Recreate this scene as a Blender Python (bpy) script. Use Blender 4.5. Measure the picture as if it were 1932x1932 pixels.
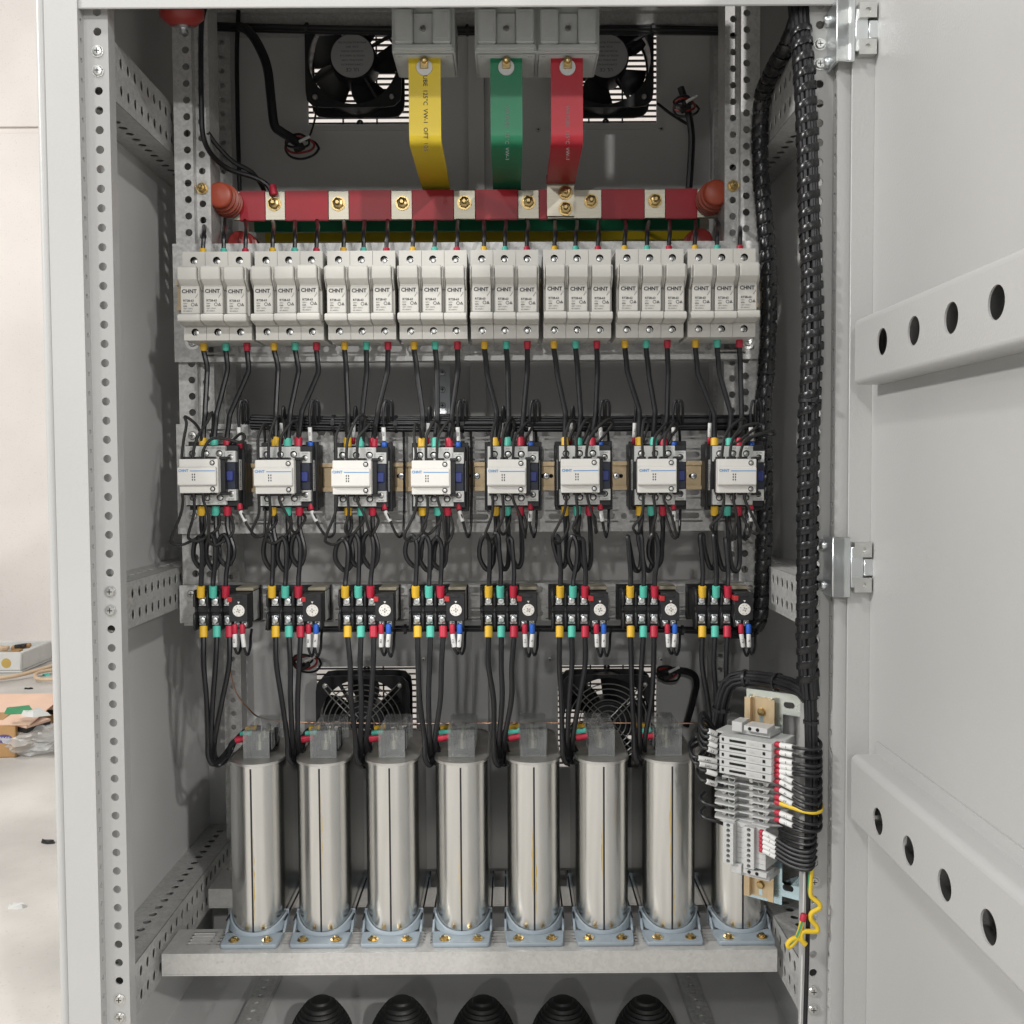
import bpy, bmesh, math, random
from mathutils import Vector, Matrix
R = math.radians
random.seed(7)
for o in list(bpy.data.objects): bpy.data.objects.remove(o, do_unlink=True)
C = bpy.context.scene.collection
S = bpy.context.scene
# ------------------------------------------------------------------ camera
CAMH = 820.0                                   # camera height above the floor, mm
F, CX, CY = 1880.0, 966.0, 966.0               # focal length and centre in units of a 1932 px wide picture
PITCH, YAW, ROLL = math.atan(80/1880), R(0.15), R(0.34)
fwd = Vector((math.sin(YAW)*math.cos(PITCH), math.cos(YAW)*math.cos(PITCH), -math.sin(PITCH)))
r0 = Vector((math.cos(YAW), -math.sin(YAW), 0)); u0 = r0.cross(fwd)
rt = r0*math.cos(ROLL) - u0*math.sin(ROLL); up = r0*math.sin(ROLL) + u0*math.cos(ROLL)
cd = bpy.data.cameras.new('camera'); cam = bpy.data.objects.new('camera', cd); C.objects.link(cam)
cd.sensor_width = 36; cd.lens = 36*F/1932; cd.clip_start = .02; cd.clip_end = 100
cam.matrix_world = Matrix((( rt.x, up.x, -fwd.x, 0), (rt.y, up.y, -fwd.y, 0), (rt.z, up.z, -fwd.z, CAMH/1000), (0,0,0,1)))
S.camera = cam
S.render.resolution_x = S.render.resolution_y = 1024
S.view_settings.view_transform = 'Standard'; S.view_settings.look = 'None'
S.view_settings.exposure = 0.0; S.view_settings.gamma = 1
# ------------------------------------------------------------------ light: hall lamps, added fill lamps and the soft light of the hall
w = bpy.data.worlds.new('World'); S.world = w; w.use_nodes = True
bg = w.node_tree.nodes['Background']; bg.inputs[0].default_value = (.93, .965, 1.0, 1); bg.inputs[1].default_value = .285
def lamp(name, loc, target, size, power, col):
    l = bpy.data.lights.new(name, 'AREA'); l.shape = 'DISK'; l.size = size; l.energy = power; l.color = col
    o = bpy.data.objects.new(name, l); C.objects.link(o); o.location = loc
    o.rotation_euler = (Vector(target)-Vector(loc)).to_track_quat('-Z', 'Y').to_euler()
    o['label'] = 'unseen round lamp'; o['category'] = 'lamp'
    return o
lamp('hall_or_fill_lamp', (2.35, -3.60, 3.40), (-.05, 1.2, .85), .17, 114, (1, .975, .94))
lamp('work_lamp', (2.00, -2.90, 1.74), (-.2, 1.3, .9), .12, 28, (1, .98, .95))
lamp('work_lamp', (-.45, -3.20, 1.76), (.1, 1.3, .9), .10, 24, (1, .98, .95))
lamp('hall_or_fill_lamp', (-1.20, -2.60, 2.90), (.1, 1.3, .85), .22, 16, (1, .98, .95))
lamp('hall_or_fill_lamp', (-1.40, -.40, 3.70), (.2, 1.0, .75), .28, 38, (1, .975, .94))
lamp('hall_or_fill_lamp', (-3.30, -.50, 2.60), (.2, 1.0, .8), .30, 106, (1, .975, .94))  # unseen fill added to brighten the inner face of the open door
lamp('hall_or_fill_lamp', (-2.7, 1.7, 3.3), (-2.0, 3.0, 0), .8, 50, (1, .95, .90))  # unseen fill added to brighten the floor and wall outside at left
lamp('hall_or_fill_lamp', (.8, 3.0, 3.2), (.3, 4.5, 1.0), .8, 5, (1, .88, .82))  # unseen fill added to light the wall that shows through the vents
# ------------------------------------------------------------------ materials
MATS = {}
def mat(name, col, rough=.5, metal=0, var=.06, vscale=30, bump=0, bscale=200, spec=.5, trans=0, alpha=1, voro=False, coat=0, spots=0, stretch=None, ior=1.45):
    m = bpy.data.materials.new(name); m.use_nodes = True; nt = m.node_tree; N = nt.nodes; L = nt.links
    b = N['Principled BSDF']; b.inputs['Roughness'].default_value = rough; b.inputs['Metallic'].default_value = metal
    b.inputs['Specular IOR Level'].default_value = spec; b.inputs['IOR'].default_value = ior
    if trans: b.inputs['Transmission Weight'].default_value = trans
    if coat: b.inputs['Coat Weight'].default_value = coat; b.inputs['Coat Roughness'].default_value = .15
    b.inputs['Alpha'].default_value = alpha
    tc = N.new('ShaderNodeTexCoord'); mp = N.new('ShaderNodeMapping'); L.new(tc.outputs['Object'], mp.inputs[0])
    if stretch: mp.inputs['Scale'].default_value = stretch
    if voro:
        t = N.new('ShaderNodeTexVoronoi'); t.inputs['Scale'].default_value = vscale; fac = None
        hs = N.new('ShaderNodeSeparateColor'); L.new(mp.outputs[0], t.inputs['Vector']); L.new(t.outputs['Color'], hs.inputs[0])
        n2 = N.new('ShaderNodeTexNoise'); n2.inputs['Scale'].default_value = vscale*.35; n2.inputs['Detail'].default_value = 6
        L.new(mp.outputs[0], n2.inputs['Vector'])
        ad = N.new('ShaderNodeMath'); ad.operation = 'MULTIPLY_ADD'; ad.inputs[1].default_value = .5
        L.new(hs.outputs[0], ad.inputs[0]); L.new(n2.outputs[0], ad.inputs[2]); 
        sb = N.new('ShaderNodeMath'); sb.operation = 'SUBTRACT'; sb.inputs[1].default_value = .25; L.new(ad.outputs[0], sb.inputs[0]); fac = sb.outputs[0]
    else:
        t = N.new('ShaderNodeTexNoise'); t.inputs['Scale'].default_value = vscale; t.inputs['Detail'].default_value = 6
        L.new(mp.outputs[0], t.inputs['Vector']); fac = t.outputs[0]
    cr = N.new('ShaderNodeValToRGB'); e = cr.color_ramp.elements
    e[0].position = .3; e[1].position = .7
    e[0].color = tuple(max(0, c*(1-var)) for c in col)+(1,); e[1].color = tuple(min(1, c*(1+var)) for c in col)+(1,)
    L.new(fac, cr.inputs[0]); out = cr.outputs[0]
    if spots:                                     # grime specks with a shape of their own
        n3 = N.new('ShaderNodeTexNoise'); n3.inputs['Scale'].default_value = 180; n3.inputs['Detail'].default_value = 3
        L.new(tc.outputs['Object'], n3.inputs['Vector'])
        r3 = N.new('ShaderNodeValToRGB'); r3.color_ramp.elements[0].position = .62; r3.color_ramp.elements[1].position = .72
        L.new(n3.outputs[0], r3.inputs[0]); mx = N.new('ShaderNodeMix'); mx.data_type = 'RGBA'
        sc = N.new('ShaderNodeMath'); sc.operation = 'MULTIPLY'; sc.inputs[1].default_value = spots
        L.new(r3.outputs[0], sc.inputs[0]); L.new(sc.outputs[0], mx.inputs['Factor']); L.new(out, mx.inputs['A'])
        mx.inputs['B'].default_value = tuple(c*.3 for c in col)+(1,); out = mx.outputs['Result']
    L.new(out, b.inputs['Base Color'])
    rr = N.new('ShaderNodeMapRange'); rr.inputs['To Min'].default_value = max(.03, rough*.82); rr.inputs['To Max'].default_value = min(1, rough*1.18)
    L.new(fac, rr.inputs[0]); L.new(rr.outputs[0], b.inputs['Roughness'])
    if bump:
        bn = N.new('ShaderNodeTexNoise'); bn.inputs['Scale'].default_value = bscale; bn.inputs['Detail'].default_value = 2
        L.new(tc.outputs['Object'], bn.inputs['Vector']); bp = N.new('ShaderNodeBump'); bp.inputs['Strength'].default_value = bump
        bp.inputs['Distance'].default_value = .0006; L.new(bn.outputs[0], bp.inputs['Height']); L.new(bp.outputs[0], b.inputs['Normal'])
    MATS[name] = m; return m
mat('paint', (.45,.451,.444), .36, var=.025, vscale=4, bump=.35, bscale=380)
mat('paint_in_brightened', (.60,.60,.595), .42, var=.05, vscale=5, bump=.2, bscale=420)  # same paint as outside; light for the inner walls put into its colour
mat('galv', (.47,.47,.46), .40, metal=.25, var=.10, vscale=330, voro=True, bump=.1, bscale=90, spots=.35)
mat('galv_dirty', (.52,.515,.50), .42, metal=.35, var=.05, vscale=300, voro=True, bump=.08, bscale=90, spots=.16)
mat('zinc', (.70,.73,.74), .32, metal=1, var=.05, vscale=60)
mat('steel', (.64,.64,.62), .36, metal=1, var=.08, vscale=60)
mat('zinc_pale', (.62,.67,.63), .28, metal=.8, var=.12, vscale=25)
mat('zinc_blue', (.50,.66,.73), .28, metal=.85, var=.12, vscale=25)
mat('brass', (.50,.37,.17), .30, metal=1, var=.2, vscale=120)
mat('rail_gold', (.60,.47,.30), .46, metal=.75, var=.25, vscale=22)
mat('tin', (.56,.53,.44), .46, metal=.9, var=.10, vscale=40, stretch=(1,1,8))
mat('copper', (.62,.36,.24), .35, metal=1, var=.1)
mat('can', (.67,.668,.65), .23, metal=1, var=.05, vscale=9, stretch=(9,9,1.2))
mat('lid', (.40,.385,.36), .42, metal=.7, var=.25, vscale=35)
mat('cream', (.51,.50,.468), .42, var=.025, vscale=60)
mat('cream2', (.53,.52,.487), .40, var=.02, vscale=60)
mat('cap_white', (.67,.66,.63), .42, var=.02, vscale=60)
mat('white_plastic', (.56,.565,.55), .45, var=.03)
mat('grey_plastic', (.47,.49,.485), .48, var=.05, vscale=60)
mat('term_plastic', (.50,.505,.50), .5, var=.05, vscale=80)
mat('black_plastic', (.017,.017,.019), .42, var=.25, vscale=80)
mat('navy', (.020,.024,.042), .40, var=.2, vscale=80)
mat('tab_blue', (.030,.045,.20), .4)
mat('hole', (.006,.006,.007), .8)
mat('wire', (.012,.012,.014), .36, var=.2, vscale=90)
mat('braid', (.016,.016,.016), .62, var=.5, vscale=900, bump=.5, bscale=1500)
mat('wrap', (.012,.012,.013), .27, var=.2, vscale=60)
mat('rubber', (.012,.012,.012), .5, var=.2)
mat('yellow', (.70,.42,.03), .45); mat('teal', (.08,.47,.37), .45); mat('red', (.44,.018,.045), .45); mat('blue', (.02,.11,.50), .42)
mat('shrink_yellow', (.58,.43,.02), .38, var=.08, vscale=14, bump=.5, bscale=45); mat('shrink_green', (.012,.17,.08), .40, var=.12, vscale=14, bump=.5, bscale=45)
mat('shrink_red', (.36,.012,.024), .40, var=.12, vscale=14, bump=.5, bscale=45)
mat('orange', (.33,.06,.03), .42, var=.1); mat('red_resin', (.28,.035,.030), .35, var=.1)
mat('foot', (.27,.32,.36), .42, var=.05, vscale=40)
mat('clear', (.40,.42,.42), .05, alpha=.25, var=.02)
mat('amber', (.30,.27,.20), .3, var=.1); mat('label_grey', (.46,.465,.45), .5, var=.2, vscale=60)
mat('tag', (.68,.68,.67), .45, var=.03); mat('ink', (.03,.03,.035), .6); mat('ink_blue', (.09,.27,.55), .5); mat('ink_grey', (.14,.14,.14), .6)
mat('dial', (.74,.72,.68), .5); mat('button_red', (.42,.025,.03), .45)
mat('earth_yellow', (.72,.50,.03), .42); mat('earth_green', (.05,.26,.12), .45)
mat('fan_label', (.34,.345,.35), .45, var=.06)
mat('wall', (.78,.735,.70), .8, var=.08, vscale=1.7, spots=.2)
mat('floor', (.53,.51,.48), .7, var=.2, vscale=3.5, bump=.2, bscale=40, spots=.2)
mat('card', (.42,.25,.11), .8, var=.15, vscale=9); mat('card_in', (.72,.50,.38), .8, var=.1, vscale=7)
mat('foam', (.62,.63,.61), .7, var=.08, vscale=12); mat('purple', (.10,.08,.24), .6); mat('film', (.75,.76,.75), .25, alpha=.45, var=.1)
mat('hose', (.62,.47,.32), .6); mat('oil', (.52,.36,.10), .4)
# ------------------------------------------------------------------ helpers (everything in mm, relative to the camera position)
def unp(px, py, Y):
    d = fwd + rt*((px-CX)/F) - up*((py-CY)/F)
    t = Y/d.y; return Vector((d.x*t, Y, d.z*t))
def Wd(p): return Vector((p[0], p[1], p[2]+CAMH))/1000
class MB:
    def __init__(s): s.v = []; s.f = []
    def add(s, vs, fs):
        n = len(s.v); s.v += [tuple(v) for v in vs]; s.f += [tuple(i+n for i in f) for f in fs]; return s
    def box(s, x0, x1, y0, y1, z0, z1):
        if x0 > x1: x0, x1 = x1, x0
        if y0 > y1: y0, y1 = y1, y0
        if z0 > z1: z0, z1 = z1, z0
        v = [(x,y,z) for x in (x0,x1) for y in (y0,y1) for z in (z0,z1)]
        return s.add(v, [(0,1,3,2),(4,6,7,5),(0,4,5,1),(2,3,7,6),(0,2,6,4),(1,5,7,3)])
    def prism(s, prof, x0, x1):                       # (y,z) outline extruded along x
        n = len(prof); a = sum(prof[i][0]*prof[(i+1)%n][1]-prof[(i+1)%n][0]*prof[i][1] for i in range(n))
        if a < 0: prof = prof[::-1]
        v = [(x0,)+tuple(p) for p in prof]+[(x1,)+tuple(p) for p in prof]
        return s.add(v, [tuple(range(n))[::-1], tuple(range(n, 2*n))]+[(i,(i+1)%n,n+(i+1)%n,n+i) for i in range(n)])
    def prismy(s, prof, y0, y1):                      # (x,z) outline extruded along y
        n = len(prof); v = [(p[0],y0,p[1]) for p in prof]+[(p[0],y1,p[1]) for p in prof]
        a = sum(prof[i][0]*prof[(i+1)%n][1]-prof[(i+1)%n][0]*prof[i][1] for i in range(n)); f = [tuple(range(n)), tuple(range(n, 2*n))[::-1]]+[(i,n+i,n+(i+1)%n,(i+1)%n) for i in range(n)]
        return s.add(v, f if a > 0 else [q[::-1] for q in f])
    def prismz(s, prof, z0, z1):                      # (x,y) outline extruded along z
        n = len(prof); a = sum(prof[i][0]*prof[(i+1)%n][1]-prof[(i+1)%n][0]*prof[i][1] for i in range(n))
        if a < 0: prof = prof[::-1]
        v = [tuple(p)+(z0,) for p in prof]+[tuple(p)+(z1,) for p in prof]
        return s.add(v, [tuple(range(n))[::-1], tuple(range(n, 2*n))]+[(i,(i+1)%n,n+(i+1)%n,n+i) for i in range(n)])
    def lathe(s, prof, c=(0,0,0), ax=(0,0,1), n=16, cap=True):   # prof: (r, t) along axis
        ax = Vector(ax).normalized(); a = ax.orthogonal().normalized(); b = ax.cross(a); c = Vector(c); v = []; f = []
        for r, t in prof:
            for k in range(n):
                th = 2*math.pi*k/n; v.append(c+ax*t+(a*math.cos(th)+b*math.sin(th))*r)
        m = len(prof)
        for i in range(m-1):
            for k in range(n):
                k2 = (k+1) % n; f.append((i*n+k, i*n+k2, (i+1)*n+k2, (i+1)*n+k))
        if cap: f.append(tuple(range(n))[::-1]); f.append(tuple((m-1)*n+k for k in range(n)))
        return s.add(v, f)
    def cyl(s, c, ax, r, h, n=16): return s.lathe([(r,0),(r,h)], c, ax, n)
    def screw(s, c, ax, r, h=1.6, n=12):              # domed head with a cross slot
        return s.lathe([(r,0),(r,h*.5),(r*.8,h),(r*.25,h*1.15)], c, ax, n)
    def tube(s, pts, r, n=8, rn=None):
        P = [Vector(p) for p in pts]; m = len(P); v = []; f = []
        t = (P[1]-P[0]).normalized(); a = t.orthogonal().normalized()
        for i in range(m):
            t2 = (P[min(i+1,m-1)]-P[max(i-1,0)]).normalized()
            q = t.rotation_difference(t2); a = q @ a; t = t2; b = t.cross(a); rr = r if rn is None else rn[i]
            for k in range(n):
                th = 2*math.pi*k/n; v.append(P[i]+(a*math.cos(th)+b*math.sin(th))*rr)
        for i in range(m-1):
            for k in range(n):
                k2 = (k+1) % n; f.append((i*n+k, i*n+k2, (i+1)*n+k2, (i+1)*n+k))
        f.append(tuple(range(n))[::-1]); f.append(tuple((m-1)*n+k for k in range(n)))
        return s.add(v, f)
    def plate(s, O, U, V, N, us, vs, th, cell=None):
        # sheet on the grid us x vs in plane O,U,V; N points to the side that is seen; cell(i,j) -> None | 'open' | (cu,cv,ru,rv)
        O, U, V, N = Vector(O), Vector(U), Vector(V), Vector(N)
        flip = U.cross(V).dot(N) < 0
        P = lambda u, v, d: O+U*u+V*v-N*d
        nu, nv = len(us)-1, len(vs)-1
        st = lambda i, j: 'open' if (i < 0 or j < 0 or i >= nu or j >= nv) else (cell(i,j) if cell else None)
        def face(pts):
            s.add(pts, [tuple(range(len(pts)))[::-1] if flip else tuple(range(len(pts)))])
        for i in range(nu):
            for j in range(nv):
                c = st(i,j)
                if c == 'open': continue
                a, b, e, g = us[i], us[i+1], vs[j], vs[j+1]
                if c is None:
                    q = [(a,e),(b,e),(b,g),(a,g)]
                    face([P(u,v,0) for u,v in q]); face([P(u,v,th) for u,v in q][::-1])
                else:
                    cu, cv, ru, rv = c; n = 14 if max(ru, rv) < 11 else 28; H = []; Q = []
                    for k in range(n):
                        t = 2*math.pi*(k+.5)/n; x, y = math.cos(t), math.sin(t)
                        if abs(ru-rv) < .3*max(ru, rv): hx, hy = cu+ru*x, cv+rv*y
                        elif ru > rv: hx, hy = cu+(ru-rv)*(1 if x > 0 else -1)+rv*x, cv+rv*y
                        else: hx, hy = cu+ru*x, cv+(rv-ru)*(1 if y > 0 else -1)+ru*y
                        H.append((hx,hy)); dx, dy = hx-cu, hy-cv
                        kx = ((b-cu)/dx if dx > 0 else (a-cu)/dx) if abs(dx) > 1e-6 else 1e9
                        ky = ((g-cv)/dy if dy > 0 else (e-cv)/dy) if abs(dy) > 1e-6 else 1e9
                        Q.append((b if dx > 0 else a, cv+dy*kx, 'x', dx > 0) if kx < ky else (cu+dx*ky, g if dy > 0 else e, 'y', dy > 0))
                    for k in range(n):
                        k2 = (k+1) % n; q1, q2 = Q[k], Q[k2]; poly = [H[k], q1[:2]]
                        if q1[2:] != q2[2:]:
                            poly.append((q1[0], q2[1]) if q1[2] == 'x' else (q2[0], q1[1]))
                        poly += [q2[:2], H[k2]]
                        face([P(u,v,0) for u,v in poly]); face([P(u,v,th) for u,v in poly][::-1])
                        face([P(*H[k2],0), P(*H[k2],th), P(*H[k],th), P(*H[k],0)][::-1])
                for di, dj, q in ((-1,0,((a,g),(a,e))),(1,0,((b,e),(b,g))),(0,-1,((a,e),(b,e))),(0,1,((b,g),(a,g)))):
                    if st(i+di, j+dj) == 'open':
                        (x1,y1),(x2,y2) = q; face([P(x1,y1,0), P(x1,y1,th), P(x2,y2,th), P(x2,y2,0)])
        return s
    def text(s, str_, size, x, y, z, align='CENTER', bold=0, rot=0):
        v, f = text_geo(str_, align, bold); c, sn = math.cos(R(rot)), math.sin(R(rot))
        return s.add([(x+(a*c-b*sn)*size, y, z+(a*sn+b*c)*size) for a, b in v], f)
    def xf(s, M): s.v = [tuple(M @ Vector(v)) for v in s.v]; return s
TG = {}
def text_geo(t, align, bold):
    k = (t, align, bold)
    if k not in TG:
        cu = bpy.data.curves.new('t', 'FONT'); cu.body = t; cu.size = 1; cu.align_x = align; cu.resolution_u = 2; cu.offset = bold
        ob = bpy.data.objects.new('t', cu); me = bpy.data.meshes.new_from_object(ob)
        TG[k] = ([(v.co.x, v.co.y) for v in me.vertices], [tuple(p.vertices) for p in me.polygons])
        bpy.data.objects.remove(ob); bpy.data.curves.remove(cu); bpy.data.meshes.remove(me)
    return TG[k]
def mesh(name, mb, material, bevel=0, ang=38, seg=1, smooth=True):
    me = bpy.data.meshes.new(name); me.from_pydata([(x/1000, y/1000, z/1000) for x,y,z in mb.v], [], mb.f); me.update()
    if bevel:
        bm = bmesh.new(); bm.from_mesh(me); bmesh.ops.remove_doubles(bm, verts=bm.verts, dist=1e-6)
        es = [e for e in bm.edges if len(e.link_faces) == 2 and e.calc_face_angle(0) > R(30)]
        bmesh.ops.bevel(bm, geom=es, offset=bevel/1000, segments=seg, affect='EDGES', clamp_overlap=True); bm.to_mesh(me); bm.free()
    if smooth:
        me.polygons.foreach_set('use_smooth', [True]*len(me.polygons)); me.set_sharp_from_angle(angle=R(ang))
    me.materials.append(MATS[material]); return me
def tag(o, label=None, cat=None, group=None, kind=None):
    if label: o['label'] = label
    if cat: o['category'] = cat
    if group: o['group'] = group
    if kind: o['kind'] = kind
    return o
def thing(name, label, cat, loc=(0,0,0), group=None):
    o = bpy.data.objects.new(name, None); o.empty_display_size = .02; C.objects.link(o); o.location = Wd(loc)
    return tag(o, label, cat, group)
def part(name, me, parent=None, loc=(0,0,0), rot=None, label=None):
    o = bpy.data.objects.new(name, me); C.objects.link(o)
    if parent is not None: o.parent = parent
    o.location = Vector(loc)/1000
    if rot: o.rotation_euler = rot
    if label: o['label'] = label
    return o
def top(name, me, label, cat, loc=(0,0,0), group=None, kind=None):
    o = bpy.data.objects.new(name, me); C.objects.link(o); o.location = Wd(loc); return tag(o, label, cat, group, kind)
def smooth_path(pts, sub=6):
    P = [Vector(p) for p in pts]
    if len(P) < 3: return P
    out = []
    for i in range(len(P)-1):
        p0 = P[max(i-1,0)]; p1 = P[i]; p2 = P[i+1]; p3 = P[min(i+2,len(P)-1)]
        for k in range(sub):
            t = k/sub; out.append(.5*((2*p1)+(p2-p0)*t+(2*p0-5*p1+4*p2-p3)*t*t+(3*p1-p0-3*p2+p3)*t**3))
    return out+[P[-1]]
def pxpath(pts): return [unp(*p) for p in pts]
def wire(name, pts, r, label, material='wire', group=None, n=8, sub=6, cat='wire'):
    """pts in mm relative to the camera; origin at the first point"""
    P = smooth_path(pts, sub); o = P[0].copy()
    return top(name, mesh(name, MB().tube([p-o for p in P], r, n), material), label, cat, o, group), o
def sleeve(parent, o, a, b, r, material, name='sleeve', n=10, label=None):
    a, b = Vector(a)-o, Vector(b)-o; d = (b-a).length; ax = (b-a)/d
    return part(name, mesh(name, MB().lathe([(r*.8,0),(r,.6),(r,d-.6),(r*.86,d)], a, ax, n), material), parent, label=label)
ORD = {1:'nearest the open door', 2:'second from the open door', 3:'third from the open door', 4:'fourth from the open door', 5:'fifth from the open door',
       6:'sixth from the open door', 7:'seventh from the open door', 8:'farthest from the open door'}
ORS = {1:'first', 2:'second', 3:'third', 4:'fourth', 5:'fifth', 6:'sixth', 7:'seventh', 8:'eighth'}
# ================================================================== setting
fl = MB().box(-9000, 9000, -7000, 9000, -840, -820)
top('floor', mesh('floor', fl, 'floor'), 'pale dusty concrete workshop floor', 'floor', kind='structure')
jz = unp(40, 243, 4560).z
wl = top('back_wall', mesh('back_wall', MB().box(-9000, 9000, 4575, 4700, -822, 5200), 'wall'), 'overexposed whitewashed wall behind the cabinet', 'wall', kind='structure')
BK = Wd((0,0,0))
for z0, z1 in ((-822, jz-18), (jz+9, 3200)):
    part('wall_panel', mesh('wall_panel', MB().box(-8800, 8800, 4558, 4573, z0, z1), 'wall', bevel=3), wl)
# ================================================================== cabinet
CXM = -49.0; BASE = Vector((CXM, 1270, -820))
cab = thing('electrical_cabinet', 'light grey steel capacitor cabinet with its door swung open at right', 'cabinet', BASE)
def cpart(name, mb, material, parent=None, bevel=0, label=None, ang=38, smooth=True):
    mb.xf(Matrix.Translation(-BASE)); return part(name, mesh(name, mb, material, bevel=bevel, ang=ang, smooth=smooth), parent or cab, label=label)
def mx(x): return 2*CXM-x                      # mirror across the cabinet's middle
def strip(mb, O, U, V, N, u0_, u1, v0, v1, pitch, cu, ru, rv, th, phase, rows=None):
    """sheet u0..u1 x v0..v1 with a row (or rows) of holes at cu, spaced by pitch along v, one hole at v=phase"""
    k0 = math.floor((v0-phase)/pitch)+1; vs = [v0]; m = {}
    v = phase+k0*pitch-pitch/2
    if v <= v0+1: v += 0
    while v < v1-pitch:
        if v > v0+.5: vs.append(v)
        m[len(vs)-1] = v+pitch/2; v += pitch
    vs.append(v if v > vs[-1]+.5 and v < v1 else v1)
    if vs[-1] < v1: vs.append(v1)
    cus = cu if isinstance(cu, (list, tuple)) else [cu]
    us = [u0_]+[(cus[i]+cus[i+1])/2 for i in range(len(cus)-1)]+[u1]
    def cell(i, j):
        if j in m and vs[j]+.5 < m[j]-rv and m[j]+rv < vs[j+1]-.1: return (cus[i], m[j], ru, rv)
        return None
    return mb.plate(O, U, V, N, us, vs, th, cell)
X_, Y_, Z_ = Vector((1,0,0)), Vector((0,1,0)), Vector((0,0,1))
ZB, ZT = -800, 505
holeL = unp(201, 213, 1056).z; holeR = unp(1550, 200, 1056).z
def post(side):
    f = (lambda x: x) if side == 'L' else mx
    N = 1 if side == 'L' else -1
    mb = MB()
    out = -470 if side == 'L' else -450
    mb.box(f(out), f(-438), 1034, 1037, ZB, ZT)                                              # front face
    mb.box(f(out), f(out+2), 1037, 1062, ZB, ZT)
    strip(mb, (f(-436),1034,0), Y_, Z_, X_*N, 0, 15, ZB, ZT, 20, 8, 2.6, 2.6, 2, holeL+8)       # step face with small holes
    strip(mb, (0,1049,0), X_, Z_, -Y_, min(f(-437.5),f(-411)), max(f(-437.5),f(-411)), ZB, ZT, 20, f(-422), 4.3, 4.3, 2, holeL if side=='L' else holeR)
    mb.box(f(-413), f(-411), 1051.1, 1066, ZB, ZT)
    p = cpart('post', mb, 'paint')
    lip = MB().lathe([(5.2, 0),(5.2, ZT-ZB)], (f(out-5.4), 1040, ZB), (0,0,1), 14); lip.box(f(out-10.5), f(out-.4), 1040, 1056, ZB, ZT)
    cpart('sealing_lip', lip, 'paint', p) if False else part('sealing_lip', mesh('sealing_lip', lip.xf(Matrix.Translation(-BASE)), 'paint'), p)
    ys = (300, 327) if False else None
    return p
pl, pr = post('L'), post('R')
def cscrew(x, y, z, ax, r=4.2, m='zinc', parent=None, name='screw', washer=None):
    mb = MB().screw((x,y,z), ax, r, 2.4)
    a = Vector(ax)
    if washer: mb.cyl(Vector((x,y,z)), ax, washer, .9)
    s_ = cpart(name, mb, m, parent)
    k = MB(); c = Vector((x,y,z))+a.normalized()*2.75
    if abs(a.y) > .5: k.box(c.x-r*.5, c.x+r*.5, c.y-.12, c.y+.12, c.z-.45, c.z+.45).box(c.x-.45, c.x+.45, c.y-.1, c.y+.1, c.z-r*.5, c.z+r*.5)
    else: k.box(c.x-.12, c.x+.12, c.y-r*.5, c.y+r*.5, c.z-.45, c.z+.45)
    cpart('screw_slot', k, 'hole', parent, smooth=False)
    return s_
for px, py in ((195,104),(196,140),(216,1129),(217,1163),(230,1875),(231,1909)):
    p = unp(px, py, 1049); cscrew(-422, 1048.8, holeL+20*round((p.z-holeL)/20), (0,-1,0), 5.4, 'steel', pl, washer=6.2)
for px, py in ((1549,92),(1548,128),(1538,1670),(1534,1875),(1534,1908)):
    p = unp(px, py, 1049); cscrew(mx(-422), 1048.8, holeR+20*round((p.z-holeR)/20), (0,-1,0), 5.4, 'steel', pr, washer=6.2)
cpart('lintel', MB().box(-470, mx(-452), 1036, 1039, 471.5, 783), 'paint', bevel=1)
cpart('side_panel', MB().box(-464, -462, 1062, 1512, ZB, 780), 'paint_in_brightened'); cpart('side_panel', MB().box(mx(-464), mx(-462), 1062, 1512, ZB, 780), 'paint_in_brightened')
cpart('light_block_panel', MB().box(-464, mx(-464), 1040, 1512, 780, 783), 'paint_in_brightened')  # unseen plate added to keep light from entering at the top
cpart('bottom_plate', MB().box(-462, mx(-462), 1040, 1510, -737, -735), 'paint_in_brightened')
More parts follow.
